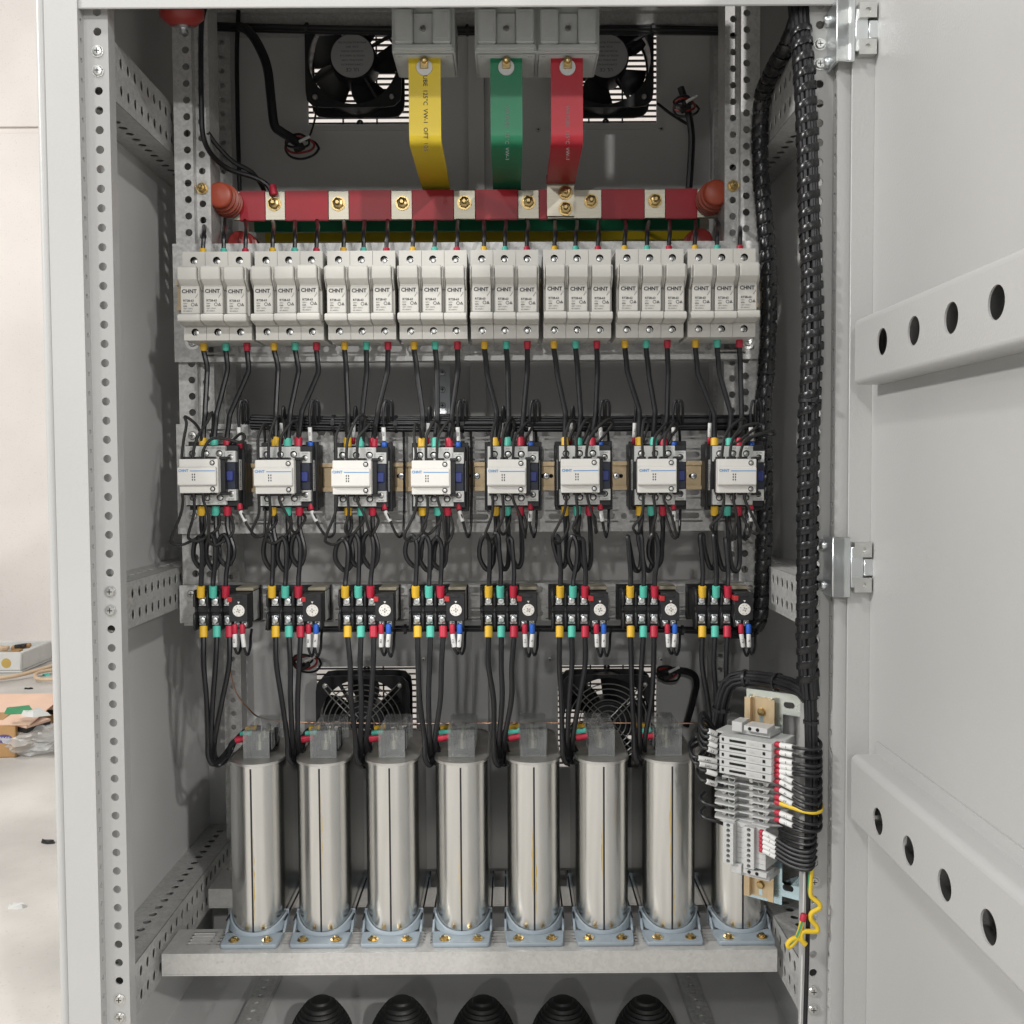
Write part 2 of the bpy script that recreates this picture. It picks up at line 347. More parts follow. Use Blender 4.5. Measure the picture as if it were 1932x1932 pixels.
# back panel with four openings for the fans
ob = {}
for k, (x0, x1, y0, y1) in {'ul':(583,773,46,237), 'ur':(1048,1238,46,236), 'll':(596,787,1256,1449), 'lr':(1045,1240,1254,1449)}.items():
    a, b = unp(x0, y1, 1510), unp(x1, y0, 1510); ob[k] = (a.x, b.x, a.z, b.z)
LX0, LX1 = ob['ul'][0], ob['ul'][1]; RX0, RX1 = ob['ur'][0], ob['ur'][1]
us = [-462, LX0, LX1, RX0, RX1, mx(-462)]; vs = [-735, ob['ll'][2], ob['ll'][3], ob['ul'][2], ob['ul'][3], 780]
bp = MB().plate((0,1508,0), X_, Z_, -Y_, us, vs, 2, lambda i, j: 'open' if i in (1,3) and j in (1,3) else None)
back = cpart('back_panel', bp, 'paint_in_brightened')
for (x0, x1), (z0, z1) in [((LX0,LX1),(vs[3],vs[4])), ((RX0,RX1),(vs[3],vs[4])), ((LX0,LX1),(vs[1],vs[2])), ((RX0,RX1),(vs[1],vs[2]))]:
    g = MB(); n = 18
    for k in range(n): z = z0+(k+.5)*(z1-z0)/n; g.box(x0-3, x1+3, 1512, 1516, z-1.1, z+1.1)
    for t in (1/3, 2/3): x = x0+(x1-x0)*t; g.box(x-1, x+1, 1511.2, 1516.4, z0-3, z1+3)
    for x, z in (((x0+x1)/2, z0+4), ((x0+x1)/2, z1-4)): g.lathe([(2,0),(5,0),(5,3),(2,3),(2,0)], (x, 1514, z), (0,-1,0), 14, cap=False)
    cpart('vent_grille', g, 'black_plastic', back)
    fr = MB()
    for a in ((x0-9,x1+9,z0-9,z0),(x0-9,x1+9,z1,z1+9),(x0-9,x0,z0,z1),(x1,x1+9,z0,z1)): fr.box(a[0],a[1],1505.5,1507.8,a[2],a[3])
    cpart('vent_frame', fr, 'paint_in_brightened', back)
a, b = unp(886, 600, 1500), unp(917, 600, 1500)
cpart('rear_door_edge', MB().box(a.x, b.x, 1496, 1507.8, -720, 720), 'paint_in_brightened', back, bevel=1)
for px, py in ((1115/3+644, 736/3),(1809/3+644, 732/3),(465/3+644, 644+1800/3),(1180/3+644,644+1800/3),(1808/3+644,644+1800/3),(1703/3,2048*.629+1760/3)):
    p = unp(px, py, 1507); cscrew(p.x, 1507.5, p.z, (0,-1,0), 3.2, 'steel', back)
# rear uprights and top rail
for f in (lambda x: x, mx):
    mb = MB(); a, b = sorted((f(-417), f(-394)))
    strip(mb, (0,1440,0), X_, Z_, -Y_, a, b, -720, 700, 20, f(-404), 3.8, 3.8, 2, 7)
    mb.box(f(-394.2), f(-392.2), 1440, 1470, -720, 700)
    cpart('rear_upright', mb, 'galv')
p0, p1 = unp(380, 22, 1440), unp(380, 52, 1440)
cpart('top_rail', MB().box(-415, mx(-415), 1438, 1475, p1.z, p0.z).box(-415, mx(-415), 1430, 1437.8, p0.z-6, p0.z), 'galv', bevel=1)
# mounting uprights
MU = []
for f, ph in ((lambda x: x, unp(363, 220, 1237).z), (mx, unp(1416, 213, 1237).z)):
    N = 1 if f(1) == 1 else -1
    mb = MB(); a, b = sorted((f(-407), f(-384)))
    strip(mb, (0,1237,0), X_, Z_, -Y_, a, b, -192, 640, 20, f(-391), 4.4, 4.4, 2, ph)
    a, b = sorted((f(-386), f(-367)))
    strip(mb, (0,1249,0), X_, Z_, -Y_, a, b, -192, 640, 20, f(-377), 4.2, 4.2, 2, ph-2)
    mb.box(f(-386), f(-384), 1239.1, 1249, -192, 640); mb.box(f(-369), f(-367), 1251.1, 1290, -192, 640)
    MU.append(cpart('mounting_upright', mb, 'galv'))
# mounting plates
def mount_plate(y0, y1, rows, mid=888, topflange=True):
    zt, zb = unp(mid, y0, 1226).z, unp(mid, y1, 1226).z; mb = MB()
    us = [-408]; kinds = {}; x = -372
    us.append(x)
    while x < 262:
        kinds[len(us)-1] = 's'; x += 38; us.append(x)
        kinds[len(us)-1] = 'h'; x += 14; us.append(x)
    us.append(310)
    vs = [zb]; rk = {}
    for yy in sorted(rows, reverse=True):
        z = unp(mid, yy, 1226).z; vs.append(z-8); rk[len(vs)-1] = z; vs.append(z+8)
    vs.append(zt)
    def cell(i, j):
        if j in rk and i in kinds:
            c = (us[i]+us[i+1])/2
            return (c, rk[j], 15, 3.6) if kinds[i] == 's' else (c, rk[j], 3.8, 3.8)
        return None
    mb.plate((0,1226,0), X_, Z_, -Y_, us, vs, 2, cell)
    mb.box(-404, 306, 1228.2, 1258, zt-2, zt-.2)                          # flange folded back at the top
    mb.box(-404, 306, 1228.2, 1250, zb+.2, zb+2)
    return cpart('mounting_plate', mb, 'galv'), zt, zb
plates = [mount_plate(457, 680, (657,)), mount_plate(797, 1004, (819, 860, 931, 975)), mount_plate(1101, 1172, (1113, 1158))]
for px, py, k in ((363,822,1),(364,973,1),(361,1121,2),(1413,1120,2),(1411,645,0),(363,646,0),(1411,973,1)):
    p = unp(px, py, 1225); cscrew(p.x, 1225.8, p.z, (0,-1,0), 5.5, 'steel', plates[k][0], washer=9, name='bolt')
dz = unp(888, 899, 1222).z
def din(x0, x1, zc, y=1225.8):
    return MB().prism([(y,zc-12),(y-1,zc-12),(y-1,zc-13.5),(y-6.5,zc-13.5),(y-6.5,zc-17.5),(y-7.5,zc-17.5),(y-7.5,zc-12.5),(y-2,zc-12.5),(y-2,zc-11),(y-2,zc+11),(y-2,zc+12.5),(y-7.5,zc+12.5),(y-7.5,zc+17.5),(y-6.5,zc+17.5),(y-6.5,zc+13.5),(y-1,zc+13.5),(y-1,zc+12),(y,zc+12)], x0, x1)
rail = cpart('din_rail', din(-402, 304, dz), 'rail_gold', ang=30)
fz = unp(888, 556, 1222).z
cpart('din_rail', din(-402, 304, fz), 'rail_gold', ang=30)
for px in (757, 900, 1031, 1163, 1309):
    p = unp(px, 898, 1222); cscrew(p.x, 1223.6, p.z, (0,-1,0), 4, 'zinc', rail)
for px in (1040, 1024, 1172, 1304, 752, 884):
    p = unp(px, 898, 1222); cpart('slot', MB().cyl((p.x, 1223.7, p.z), (0,-1,0), 2.6, .15, 12), 'hole', rail)
# braces along the side walls
def brace(f, zt, zb, flange_z, y1=1500):
    N = 1 if f(1) == 1 else -1; mb = MB()
    strip(mb, (f(-413),0,0), Z_, Y_, X_*N, zb, zt, 1058, y1, 20, [zb+(zt-zb)*.27, zb+(zt-zb)*.73], 5.8, 4.3, .9, 1068)
    a, b = sorted((f(-461.5), f(-413.2)))
    strip(mb, (0,0,flange_z), X_, Y_, Z_*(1 if flange_z > zb+5 else -1), a, b, 1058, y1, 20, (a+b)/2, 4.8, 5.2, .9, 1074)
    oz = zb+.2 if flange_z > zb+5 else zt-.2; mb.box(f(-461.5), f(-415.2), 1058, y1, oz-.8, oz+.8)
    return cpart('brace', mb, 'galv')
for f in (lambda x: x, mx):
    brace(f, 453, 391, 391); brace(f, -119, -170, -119); brace(f, -539, -597, -539)
# capacitor shelf rails
def shelf(y0, d, zt, zb):
    mb = MB(); us = [-405]; ks = set(); x = -385
    us.append(x)
    while x < 270: ks.add(len(us)-1); x += 30; us.append(x); x += 6; us.append(x)
    us.append(307)
    vs = [y0, y0+22]; 
    for k in range(4): vs.append(y0+22+8*(k+1))
    vs.append(y0+d)
    mb.plate((0,0,zt), X_, Y_, Z_, us, vs, 2, lambda i, j: ((us[i]+us[i+1])/2, (vs[j]+vs[j+1])/2, 13, 2) if i in ks and 1 <= j <= 4 else None)
    mb.box(-405, 307, y0, y0+2, zb, zt-2.1); mb.box(-405, 307, y0+d-2, y0+d, zb, zt-2.1); mb.box(-405, 307, y0, y0+10, zb-2.2, zb-.2)
    return cpart('shelf_rail', mb, 'galv_dirty', bevel=.0)
ZS = -557.0
shelf(1130, 62, ZS, -581); shelf(1309, 62, ZS, -581)
for f in (lambda x: x, mx):
    mb = MB(); a, b = sorted((f(-362), f(-334)))
    strip(mb, (0,0,-724), X_, Y_, Z_, a, b, 1100, 1500, 20, (a+b)/2, 4, 4, 2, 1108); mb.box(a, b, 1100, 1500, -734.5, -726.2)
    cpart('floor_runner', mb, 'galv')
cpart('rear_sill', MB().box(-440, mx(-440), 1440, 1470, -734, -652), 'paint_in_brightened', bevel=2)
# rear latch
p = unp(838, 730, 1480); lt = MB().prism([(1470,p.z-42),(1480,p.z-42),(1480,p.z+34),(1470,p.z+34)], p.x-11, p.x+11).box(p.x-17, p.x+6, 1480, 1494, p.z-46, p.z+2)
la = cpart('rear_latch', lt, 'zinc', back, bevel=2)
for dz_ in (20, -5, -28): cscrew(p.x-2, 1469.8, p.z+dz_, (0,-1,0), 5, 'zinc', back, washer=7.5)
# door, swung open at a right angle
XD = 372.0
dr = MB().box(XD, XD+1.6, 330, 1024, -790, 640).box(349, XD+1.6, 1024.2, 1026, -790, 640)
door = cpart('door', dr, 'paint', bevel=.6, label='door standing open at right angles, inner face seen')
def stiffener(zt, zb, hz, hy):
    mb = MB(); us = [330]; hs = {}
    for y in sorted(hy): us.append(y-26); hs[len(us)-1] = y; us.append(y+26)
    us.append(997)
    mb.plate((345,0,0), Y_, Z_, -X_, us, [zb+5, zt-7], 1.6, lambda i, j: (hs[i], hz, 12.5, 12.5) if i in hs else None)
    arc = [(352-7*math.cos(a*math.pi/12), zt-7+7*math.sin(a*math.pi/12)) for a in range(7)]; mb.prismy(arc+[(XD-.3, zt), (XD-.3, zt-1.6)]+[(352-5.4*math.cos(a*math.pi/12), zt-7+5.4*math.sin(a*math.pi/12)) for a in range(6, -1, -1)], 330, 997)
    arc = [(350-5*math.cos(a*math.pi/12), zb+5-5*math.sin(a*math.pi/12)) for a in range(7)]; mb.prismy(arc+[(XD-.3, zb), (XD-.3, zb+1.6)]+[(350-3.4*math.cos(a*math.pi/12), zb+5-3.4*math.sin(a*math.pi/12)) for a in range(6, -1, -1)], 330, 997); mb.box(XD-1.9, XD-.3, 330, 997, zt, zt+13)
    mb.box(347, XD-.3, 995, 996.8, zb+6, zt-8)
    return cpart('stiffener', mb, 'paint', door)
stiffener(148, 82.5, 116, (925, 853, 781, 709, 637, 565, 493, 421))
stiffener(-290, -358.5, -333, (924, 852, 780, 707, 635, 563, 491, 419))
# hinges
def hinge(zc):
    mb = MB().box(331, 333.5, 1018, 1058, zc-31, zc+31).box(333.5, 350, 1018, 1020.5, zc-31, zc+31)
    mb.box(350, 363, 1017.4, 1020.4, zc-21, zc+21).box(363, 374, 1016, 1021, zc-9, zc+9)
    h = cpart('hinge', mb, 'zinc', bevel=.8)
    for s in (1, -1):
        b = MB().plate((0,1013.5,0), X_, Z_, -Y_, [352.5, 370], [zc+s*18-7.5, zc+s*18+7.5], 3, lambda i, j: (361.5, zc+s*18, 2.8, 2.8)).box(352.5, 370, 1016.6, 1023.8, zc+s*18-7.5, zc+s*18+7.5)
        part('knuckle', mesh('knuckle', b.xf(Matrix.Translation(-BASE)), 'steel'), h)
        part('screw', mesh('screw', MB().screw((331, 1046, zc+s*21), (-1,0,0), 6, 4).xf(Matrix.Translation(-BASE)), 'zinc'), h)
    return h
hinge(unp(1590, 1070, 1020).z); hinge(unp(1600, 58, 1020).z)
# ================================================================== fuse holders
FX = [(362,405,447),(499,542,585),(637,680,722),(773,816,858),(910,952,995),(1047,1090,1133),(1185,1228,1271),(1322,1365,1408)]
def hole_face(mb, x0, x1, z0, z1, y, cx, cz, r, depth):
    mb.plate((0,y,0), X_, Z_, -Y_, [x0,x1], [z0,z1], depth, lambda i, j: (cx, cz, r, r))
b = MB()
hole_face(b, -12.9, 12.9, 31, 51.5, -58, 0, 41.5, 4.3, 8); b.box(-12.9, 12.9, -49.9, 0, 31.5, 51.3)
hole_face(b, -12.9, 12.9, -50, -31, -58, 0, -40.5, 4.3, 8); b.box(-12.9, 12.9, -49.9, 0, -49.8, -31.5)
b.box(-12.9, 12.9, -64, 0, -31, 31)
M_POLE = mesh('pole', b, 'cream')
h = MB().prism([(-60,29.5),(-82,30.5),(-84.5,28.5),(-84.5,16.5),(-83.5,15),(-74,9),(-74,-22),(-60,-22)], -10.6, 10.6)
h.prism([(-60,-22.3),(-80,-23),(-81,-25),(-81,-29.5),(-80,-31),(-66,-33.5),(-60,-33.5)], -12.8, 12.8)
h.prism([(-60,30),(-77,30.5),(-79.5,28),(-79.5,15),(-68,5),(-60,5)], -12.9, -11.2).prism([(-60,30),(-77,30.5),(-79.5,28),(-79.5,15),(-68,5),(-60,5)], 11.2, 12.9)
M_HANDLE = mesh('handle', h, 'cream2', bevel=.7, seg=2)
M_FSCR = mesh('screw', MB().cyl((0,-50.3,0), (0,-1,0), 4.25, .4, 14).screw((0,-50.6,0), (0,-1,0), 3.1, 1.5), 'steel')
M_FDK = mesh('screw_well', MB().lathe([(4.28,0),(4.28,7.6),(4.2,7.6),(4.2,0)], (0,-50.2,0), (0,-1,0), 14, cap=False), 'hole')
t = MB().text('CHNT', 6.0, -.6, -74.2, 1.5, bold=.03)
t.text('RT28-63', 3.4, -7.6, -74.2, -8.2, 'LEFT', bold=.02).text('63A', 2.5, -7.6, -74.2, -14.0, 'LEFT', bold=.02)
for k, (z, s_) in enumerate(((-11, '500V~'), (-16.6, 'GB/T 13539.2'), (-19.4, 'IEC 60269-2'))): t.text(s_, 1.9, -7.6, -74.2, z, 'LEFT')
t.lathe([(1.5,0),(2,0)], (3.2,-74.2,-11.5), (0,-1,0), 12, cap=False).add([(5.5,-74.2,-13),(9,-74.2,-13),(7.2,-74.2,-9.6),(6.6,-74.2,-12.4),(8,-74.2,-12.4),(7.2,-74.2,-11)], [(0,1,4,3),(1,2,5,4),(2,0,3,5)])
t.add([(6,-74.2,-4),(6.5,-74.2,-4),(8.4,-74.2,-1),(7.9,-74.2,-1)], [(0,1,2,3)]).box(8.6, 8.9, -74.25, -74.2, -1, 1)
M_FPRINT = mesh('lettering', t, 'ink', smooth=False)
FUSE = []
for i, xs in enumerate(FX):
    c = unp(xs[1], 554-(i-3.5)*.85, 1150); n = 8-i
    th = thing('fuse_holder', f'cream three-pole fuse holder, {ORD[n]} in the top row', 'fuse holder', (c.x, 1218, c.z), 'fuse holders in the top row')
    FUSE.append(th)
    for k in range(3):
        p = part('pole', M_POLE, th, ((k-1)*26.2, 0, 0))
        dz_ = random.uniform(-.5, .5); dy_ = random.uniform(-.9, .2)
        hd = part('handle', M_HANDLE, p, (0, dy_, dz_))
        part('lettering', M_FPRINT, p, (0, dy_-.1, dz_))
        for z in (41.5, -40.5):
            part('screw', M_FSCR, p, (0,0,z), (0, random.uniform(0,3), 0)); part('screw_well', M_FDK, p, (0,0,z))
# ================================================================== contactors
CL = [334.5, 478.5, 625, 775, 919, 1058, 1204, 1355]; CYC = [898.5, 900, 901, 901, 899, 898, 898, 898]
b = MB().box(-4, 64, -22, 0, -38, 38).box(-2, 61, -48, -22.1, -36, 36).box(-4, 10, -30, -22.1, -41, 41).box(50, 64, -34, -22.1, -41, 41)
M_CB = mesh('base', b, 'black_plastic', bevel=.7)
CTS = []
for s in (1, -1):
    b = MB(); us = [0, 16, 32, 47]
    if s > 0: b.plate((0,-54,0), X_, Z_, -Y_, us, [17, 35], 5.5, lambda i, j: ((us[i]+us[i+1])/2, 26, 4.2, 4.2))
    else: b.plate((0,-54,0), X_, Z_, -Y_, us, [-34, -16], 5.5, lambda i, j: ((us[i]+us[i+1])/2, -25.5, 4.2, 4.2))
    b.plate((0,-57,0), X_, Z_, -Y_, [47.1, 59.5], sorted([s*16, s*29]), 8.5, lambda i, j: (53.3, s*21.5, 3.6, 3.6)).box(46, 48, -54, -50, s*17, s*28)
    CTS.append(mesh('terminal_tier', b, 'white_plastic'))
M_CN = mesh('coil_body', MB().box(18, 59.2, -58.5, -48.1, -15.6, 15.6).box(50, 58, -56, -48.1, -15, 15), 'navy', bevel=.5)
M_CTAB = mesh('indicator_tab', MB().box(49.5, 57.5, -62, -58.6, -6, 6), 'tab_blue', bevel=1)
b = MB().box(1, 50, -67.5, -54.2, -19.4, 19.4)
for s in (1, -1):
    for x in (2, 15, 28, 44): b.box(x, x+9, -70, -56, s*19, s*22.3)
M_CAUX = mesh('auxiliary_block', b, 'black_plastic', bevel=.5)
b = MB().box(.6, 45, -79, -67.6, -19.5, 19.5)
b.prism([(-79.1,10.6),(-84,9.6),(-84,-9.8),(-81,-11.2),(-79.1,-11.2)], 0, 44)
M_CCAP = mesh('front_cap', b, 'cap_white', bevel=.6, seg=2)
b = MB()
for s in (1, -1): b.cyl((38.7,-79.05,s*15), (0,-1,0), 3.0, .25, 14)
for x in (17.2, 19.8):
    for z in (1.8, -1.2, -4.2): b.box(x-.55, x+.55, -84.2, -84.05, z-.9, z+.9)
M_CHOLE = mesh('openings', b, 'hole')
b = MB()
for s in (1, -1): b.screw((38.7,-79.35,s*15), (0,-1,0), 2.1, 1)
for s in (1, -1):
    for x in (8, 24, 39.5): b.screw((x,-50,s*23.5), (0,-1,0), 3.4, 1.8)
    b.screw((53.3,-50,s*21.5), (0,-1,0), 3.1, 1.8)
M_CSCR = mesh('screws', b, 'steel')
M_CS1 = mesh('screw', MB().screw((0,0,0), (0,-1,0), 3.3, 1.8), 'steel'); M_CS2 = mesh('screw', MB().screw((0,0,0), (0,-1,0), 2.1, 1), 'steel')
M_CLOGO = mesh('logo', MB().text('CHNT', 4.1, 1.2, -84.25, 4.9, 'LEFT', bold=.03).box(14.6, 43, -84.25, -84.05, 5.4, 6.3), 'ink_blue', smooth=False)
b = MB()
for x, s1, s2 in ((8,'1/L1','2/T1'),(24,'3/L2','4/T2'),(39.5,'5/L3','6/T3')): b.text(s1, 3, x, -54.2, 31.6).text(s2, 3, x, -54.2, -33)
b.text('13 NO', 2.6, 53.3, -57.2, 26).text('14 NO', 2.6, 53.3, -57.2, -28.2).text('21 NC', 1.9, 39, -79.2, 18.2).text('22 NC', 1.9, 39, -79.2, -19.3)
M_CPR = mesh('lettering', b, 'ink_grey', smooth=False)
def side_label(x, s):
    y0, y1 = -47.5, -37; return MB().box(x, x+s*.25, y0, y1, -17, 19)
M_CSL = mesh('side_label', side_label(61.05, 1), 'tag'); M_CSL2 = mesh('side_label', side_label(-2.05, -1), 'tag')
def bars(x, s):
    b = MB(); z = -15.5
    while z < 17.5: h_ = random.uniform(.4, 1.3); b.box(x, x+s*.05, -45.5, -41, z, z+h_); z += h_+random.uniform(.5, 1.1)
    return b
M_CBAR = mesh('barcode', bars(61.35, 1), 'ink', smooth=False); M_CBAR2 = mesh('barcode', bars(-2.35, -1), 'ink', smooth=False)
CON = []
for i in range(8):
    a = unp(CL[i], CYC[i], 1141); n = 8-i
    th = thing('contactor', f'white capped capacitor contactor, {ORD[n]} in the middle row', 'contactor', (a.x, 1225, a.z), 'contactors on the gold rail')
    CON.append(th); th.rotation_euler = (0, random.uniform(-.006, .006), 0)
    bs = part('base', M_CB, th); tt = part('terminal_tier', CTS[0], th); part('terminal_tier', CTS[1], th); cb = part('coil_body', M_CN, th); part('indicator_tab', M_CTAB, cb)
    part('auxiliary_block', M_CAUX, th); cp = part('front_cap', M_CCAP, th); part('openings', M_CHOLE, cp); part('logo', M_CLOGO, cp); part('lettering', M_CPR, tt)
    for s in (1, -1):
        for x in (8, 24, 39.5): part('screw', M_CS1, tt, (x,-50.5,s*25.8), (0, random.uniform(0,3), 0))
        part('screw', M_CS1, tt, (53.3,-50,s*21.5)); part('screw', M_CS2, cp, (38.7,-79.35,s*15))
    sl = part('side_label', M_CSL if i < 5 else M_CSL2, th); part('barcode', M_CBAR if i < 5 else M_CBAR2, sl)
# ================================================================== thermal overload relays
RD = [450, 589, 726, 860, 997, 1132, 1266, 1405]
b = MB().box(0, 66, -38, 0, -17, 20).box(-2, 68, -10, 0, -20, 23)
M_RB = mesh('base', b, 'black_plastic', bevel=.6)
b = MB()
for x in (0, 15.2, 30.2): b.prism([(-38.1,-25),(-56,-25),(-58,-18),(-58,-5),(-51,-3),(-51,2),(-57,4),(-57,17),(-52,23),(-38.1,23)], x, x+2.4)
b.box(.2, 45, -46, -38.1, -4.5, 2.5).box(.2, 45, -43, -38.1, -24, 21)
M_RT = mesh('terminal_block', b, 'black_plastic', bevel=.4)
M_RD = mesh('dial_block', MB().box(44.6, 66, -65, -38.1, -13, 19).box(51, 60, -65.8, -65.1, 14.5, 17.5).box(46, 65, -54, -38.1, -23, -13.2), 'black_plastic', bevel=.7)
M_RDI = mesh('dial', MB().lathe([(7.0,0),(7.0,.9),(6.5,1.3)], (56,-65.1,0), (0,-1,0), 24).box(54.5, 57.5, -67, -66.5, -.5, .5), 'dial')
b = MB().box(53.4, 58.6, -66.75, -66.5, -.5, .5).box(55.5, 56.5, -66.75, -66.5, -2.6, 2.6)
for k in range(8): a = k*math.pi/4; b.box(56+5.2*math.cos(a)-.35, 56+5.2*math.cos(a)+.35, -66.6, -66.45, 5.2*math.sin(a)-.35, 5.2*math.sin(a)+.35)
M_RDM = mesh('markings', b.xf(Matrix.Translation((-56,0,0))), 'ink_grey', smooth=False)
M_RDP = mesh('pointer', MB().add([(54.6,-65.3,10.5),(57.4,-65.3,10.5),(56,-65.3,8)], [(0,2,1)]), 'tag', smooth=False)
M_RBT = mesh('test_button', MB().box(43, 48.6, -67, -50, 10.2, 16), 'button_red', bevel=.5)
M_RC = mesh('cover', MB().box(46, 67, -40, -4, 20.2, 24), 'amber', bevel=.6)
M_RL = mesh('rating_label', MB().box(66.1, 66.4, -37, -2, -16, 19), 'label_grey')
b = MB()
M_RS = mesh('screw', MB().box(-4.2, 4.2, 0, 5, -5.5, 5.5).lathe([(4.6,0),(4.6,1.5),(3.7,2.4),(.9,2.5)], (0,0,0), (0,-1,0), 14), 'zinc', bevel=.3)
M_KST = None
M_RSS = mesh('slot', MB().box(-2.0, 2.0, -2.75, -2.5, -.3, .3).box(-.3, .3, -2.75, -2.5, -2.0, 2.0), 'lid', smooth=False)
M_RS2 = mesh('screw', MB().box(-3, 3, 0, 4, -3.5, 3.5).screw((0,0,0), (0,-1,0), 2.5, 1.6), 'zinc', bevel=.3)
REL = []
for i in range(8):
    a = unp(RD[i], 1151-(i-3.5)*.4, 1159); n = 8-i
    th = thing('overload_relay', f'black thermal overload relay with white dial, {ORD[n]} in its row', 'relay', (a.x-56, 1225, a.z), 'overload relays below the contactors')
    REL.append(th)
    part('base', M_RB, th); part('terminal_block', M_RT, th); d = part('dial_block', M_RD, th); di = part('dial', M_RDI, d, (0,0,0)); part('markings', M_RDM, d, (56,0,0), (0, random.uniform(-.8,.8), 0)); part('pointer', M_RDP, d)
    part('test_button', M_RBT, th); part('cover', M_RC, th); part('rating_label', M_RL, th)
    for x in (8.8, 23.8, 38.5):
        for z in (9, -13.5):
            an = random.uniform(0, 3); s_ = part('screw', M_RS, th, (x,-49,z)); part('slot', M_RSS, s_, (0,0,0), (0, an, 0))
    for x in (51, 60): part('screw', M_RS2, th, (x,-56.2,-17.5))
# ================================================================== capacitors
KX = [475, 604, 736, 870, 1008, 1139.5, 1268.5, 1402]
def stadium(r, L, n=22, y0=0):            # front at y0, running back by L
    pts = []
    for k in range(n+1): t = math.pi+math.pi*k/n; pts.append((r*math.cos(t), y0+32+r*math.sin(t)))
    for k in range(n+1): t = math.pi*k/n; pts.append((r*math.cos(t), y0+L-32+r*math.sin(t)))
    return pts
HC = 210
M_KC = mesh('can', MB().prismz(stadium(32, 165), 3, HC-1), 'can', ang=30)
b = MB(); o1, o2 = stadium(32.9, 165), stadium(31, 165); n_ = len(o1)
b.add([(x,y,HC-2.5) for x,y in o1]+[(x,y,HC+.6) for x,y in o1]+[(x,y,HC+.6) for x,y in o2]+[(x,y,HC-2.5) for x,y in o2], [(j*n_+k, j*n_+(k+1)%n_, ((j+1)%4)*n_+(k+1)%n_, ((j+1)%4)*n_+k) for j in range(4) for k in range(n_)])
M_KR = mesh('rim', b, 'steel')
M_KL = mesh('lid', MB().prismz(stadium(30.9, 165), HC-4, HC-.8), 'lid')
M_KS = mesh('seam', MB().box(-1.05, 1.05, -.35, 3, 4, HC-5), 'black_plastic')
def foot(rev):
    b = MB().prismz([(-33,-22),(-31,-24),(31,-24),(33,-22),(35.5,8),(-35.5,8)], 0, 5)
    n = 16; V = []; Fc = []
    for k in range(n+1):
        t = math.pi*(1.0+k/n); c, s = math.cos(t), math.sin(t); hh = 9+13*abs(c)**3
        for rr, z in ((32.4,4.5),(32.4,hh),(34.8,hh),(36.2,4.5)): V.append((rr*c, 32+rr*s, z))
    for k in range(n):
        for j in range(4): Fc.append((k*4+j, k*4+(j+1)%4, (k+1)*4+(j+1)%4, (k+1)*4+j))
    Fc += [(0,1,2,3), (n*4+3,n*4+2,n*4+1,n*4)]
    b.add(V, Fc)
    b.prism([(6,4.6),(32,4.6),(32,20),(29,20)], -36, -33).prism([(6,4.6),(32,4.6),(32,20),(29,20)], 33, 36)
    if rev: b.xf(Matrix.Translation((0,165,0)) @ Matrix.Rotation(math.pi, 4, 'Z'))
    return b
M_KF = mesh('foot', foot(False), 'foot', bevel=.8); M_KF2 = mesh('foot', foot(True), 'foot', bevel=.8)
M_KRod = mesh('tie_rod', MB().tube([(0,12,18),(0,153,18)], 1.1, 6), 'black_plastic')
M_KSc = mesh('bolt', MB().lathe([(6.4,0),(6.4,.8)], (0,0,0), (0,0,1), 14).lathe([(3.9,.8),(3.9,3.6),(3,4.2)], (0,0,0), (0,0,1), 6), 'brass')
b = MB(); y0, y1, zt = 28, 122, 34                               # clear terminal cover: thin walled shell
b.prism([(y0,0),(y0+1.4,0),(y0+1.4,zt-1.4),(y1-13,zt-1.4),(y1-1.4,zt-14),(y1-1.4,0),(y1,0),(y1,zt-14),(y1-13,zt),(y0,zt)], -16, 16)
for s in (-1, 1):
    for k in range(3): b.box(s*16.1, s*17.4, y0+7+29*k, y0+24+29*k, 9, zt-2)
M_KCov = mesh('terminal_cover', b, 'clear', bevel=.4)
b = MB().box(-11, 11, 40, 105, -.7, 6)
for k in range(3):
    y = 42+24*k
    for s in (-1, 1): b.box(s*11-2.6, s*11+2.6, y-8, y-4, -.7, 23)
M_KPil = mesh('terminal_block', b, 'black_plastic', bevel=.4)
M_KStud = mesh('terminal_stud', MB().cyl((0,0,6), (0,0,1), 5, 10, 12).cyl((0,0,16), (0,0,1), 2.4, 9, 10), 'tin')
def stain(i, cn):
    rs = random.Random(i*5+1)
    for s in ((1,),(1,),(),(-1,),(1,-1),(-1,),(1,-1),())[i]:          # flux streaks beside the seam
        V = []; z0 = rs.uniform(10, 90); L_ = rs.uniform(60, 110); n = 14
        for k in range(n+1):
            w_ = .3+1.5*rs.random()*math.sin(math.pi*k/n); x = s*(1.5+rs.random()*.3)
            for xx in (x, x+s*w_): V.append((xx, 32-math.sqrt(32.12**2-xx*xx), z0+L_*k/n))
        part('flux_streak', mesh('flux_streak', MB().add(V, [(2*k,2*k+1,2*k+3,2*k+2) if s > 0 else (2*k+1,2*k,2*k+2,2*k+3) for k in range(n)]), 'oil'), cn)
CAPS = []
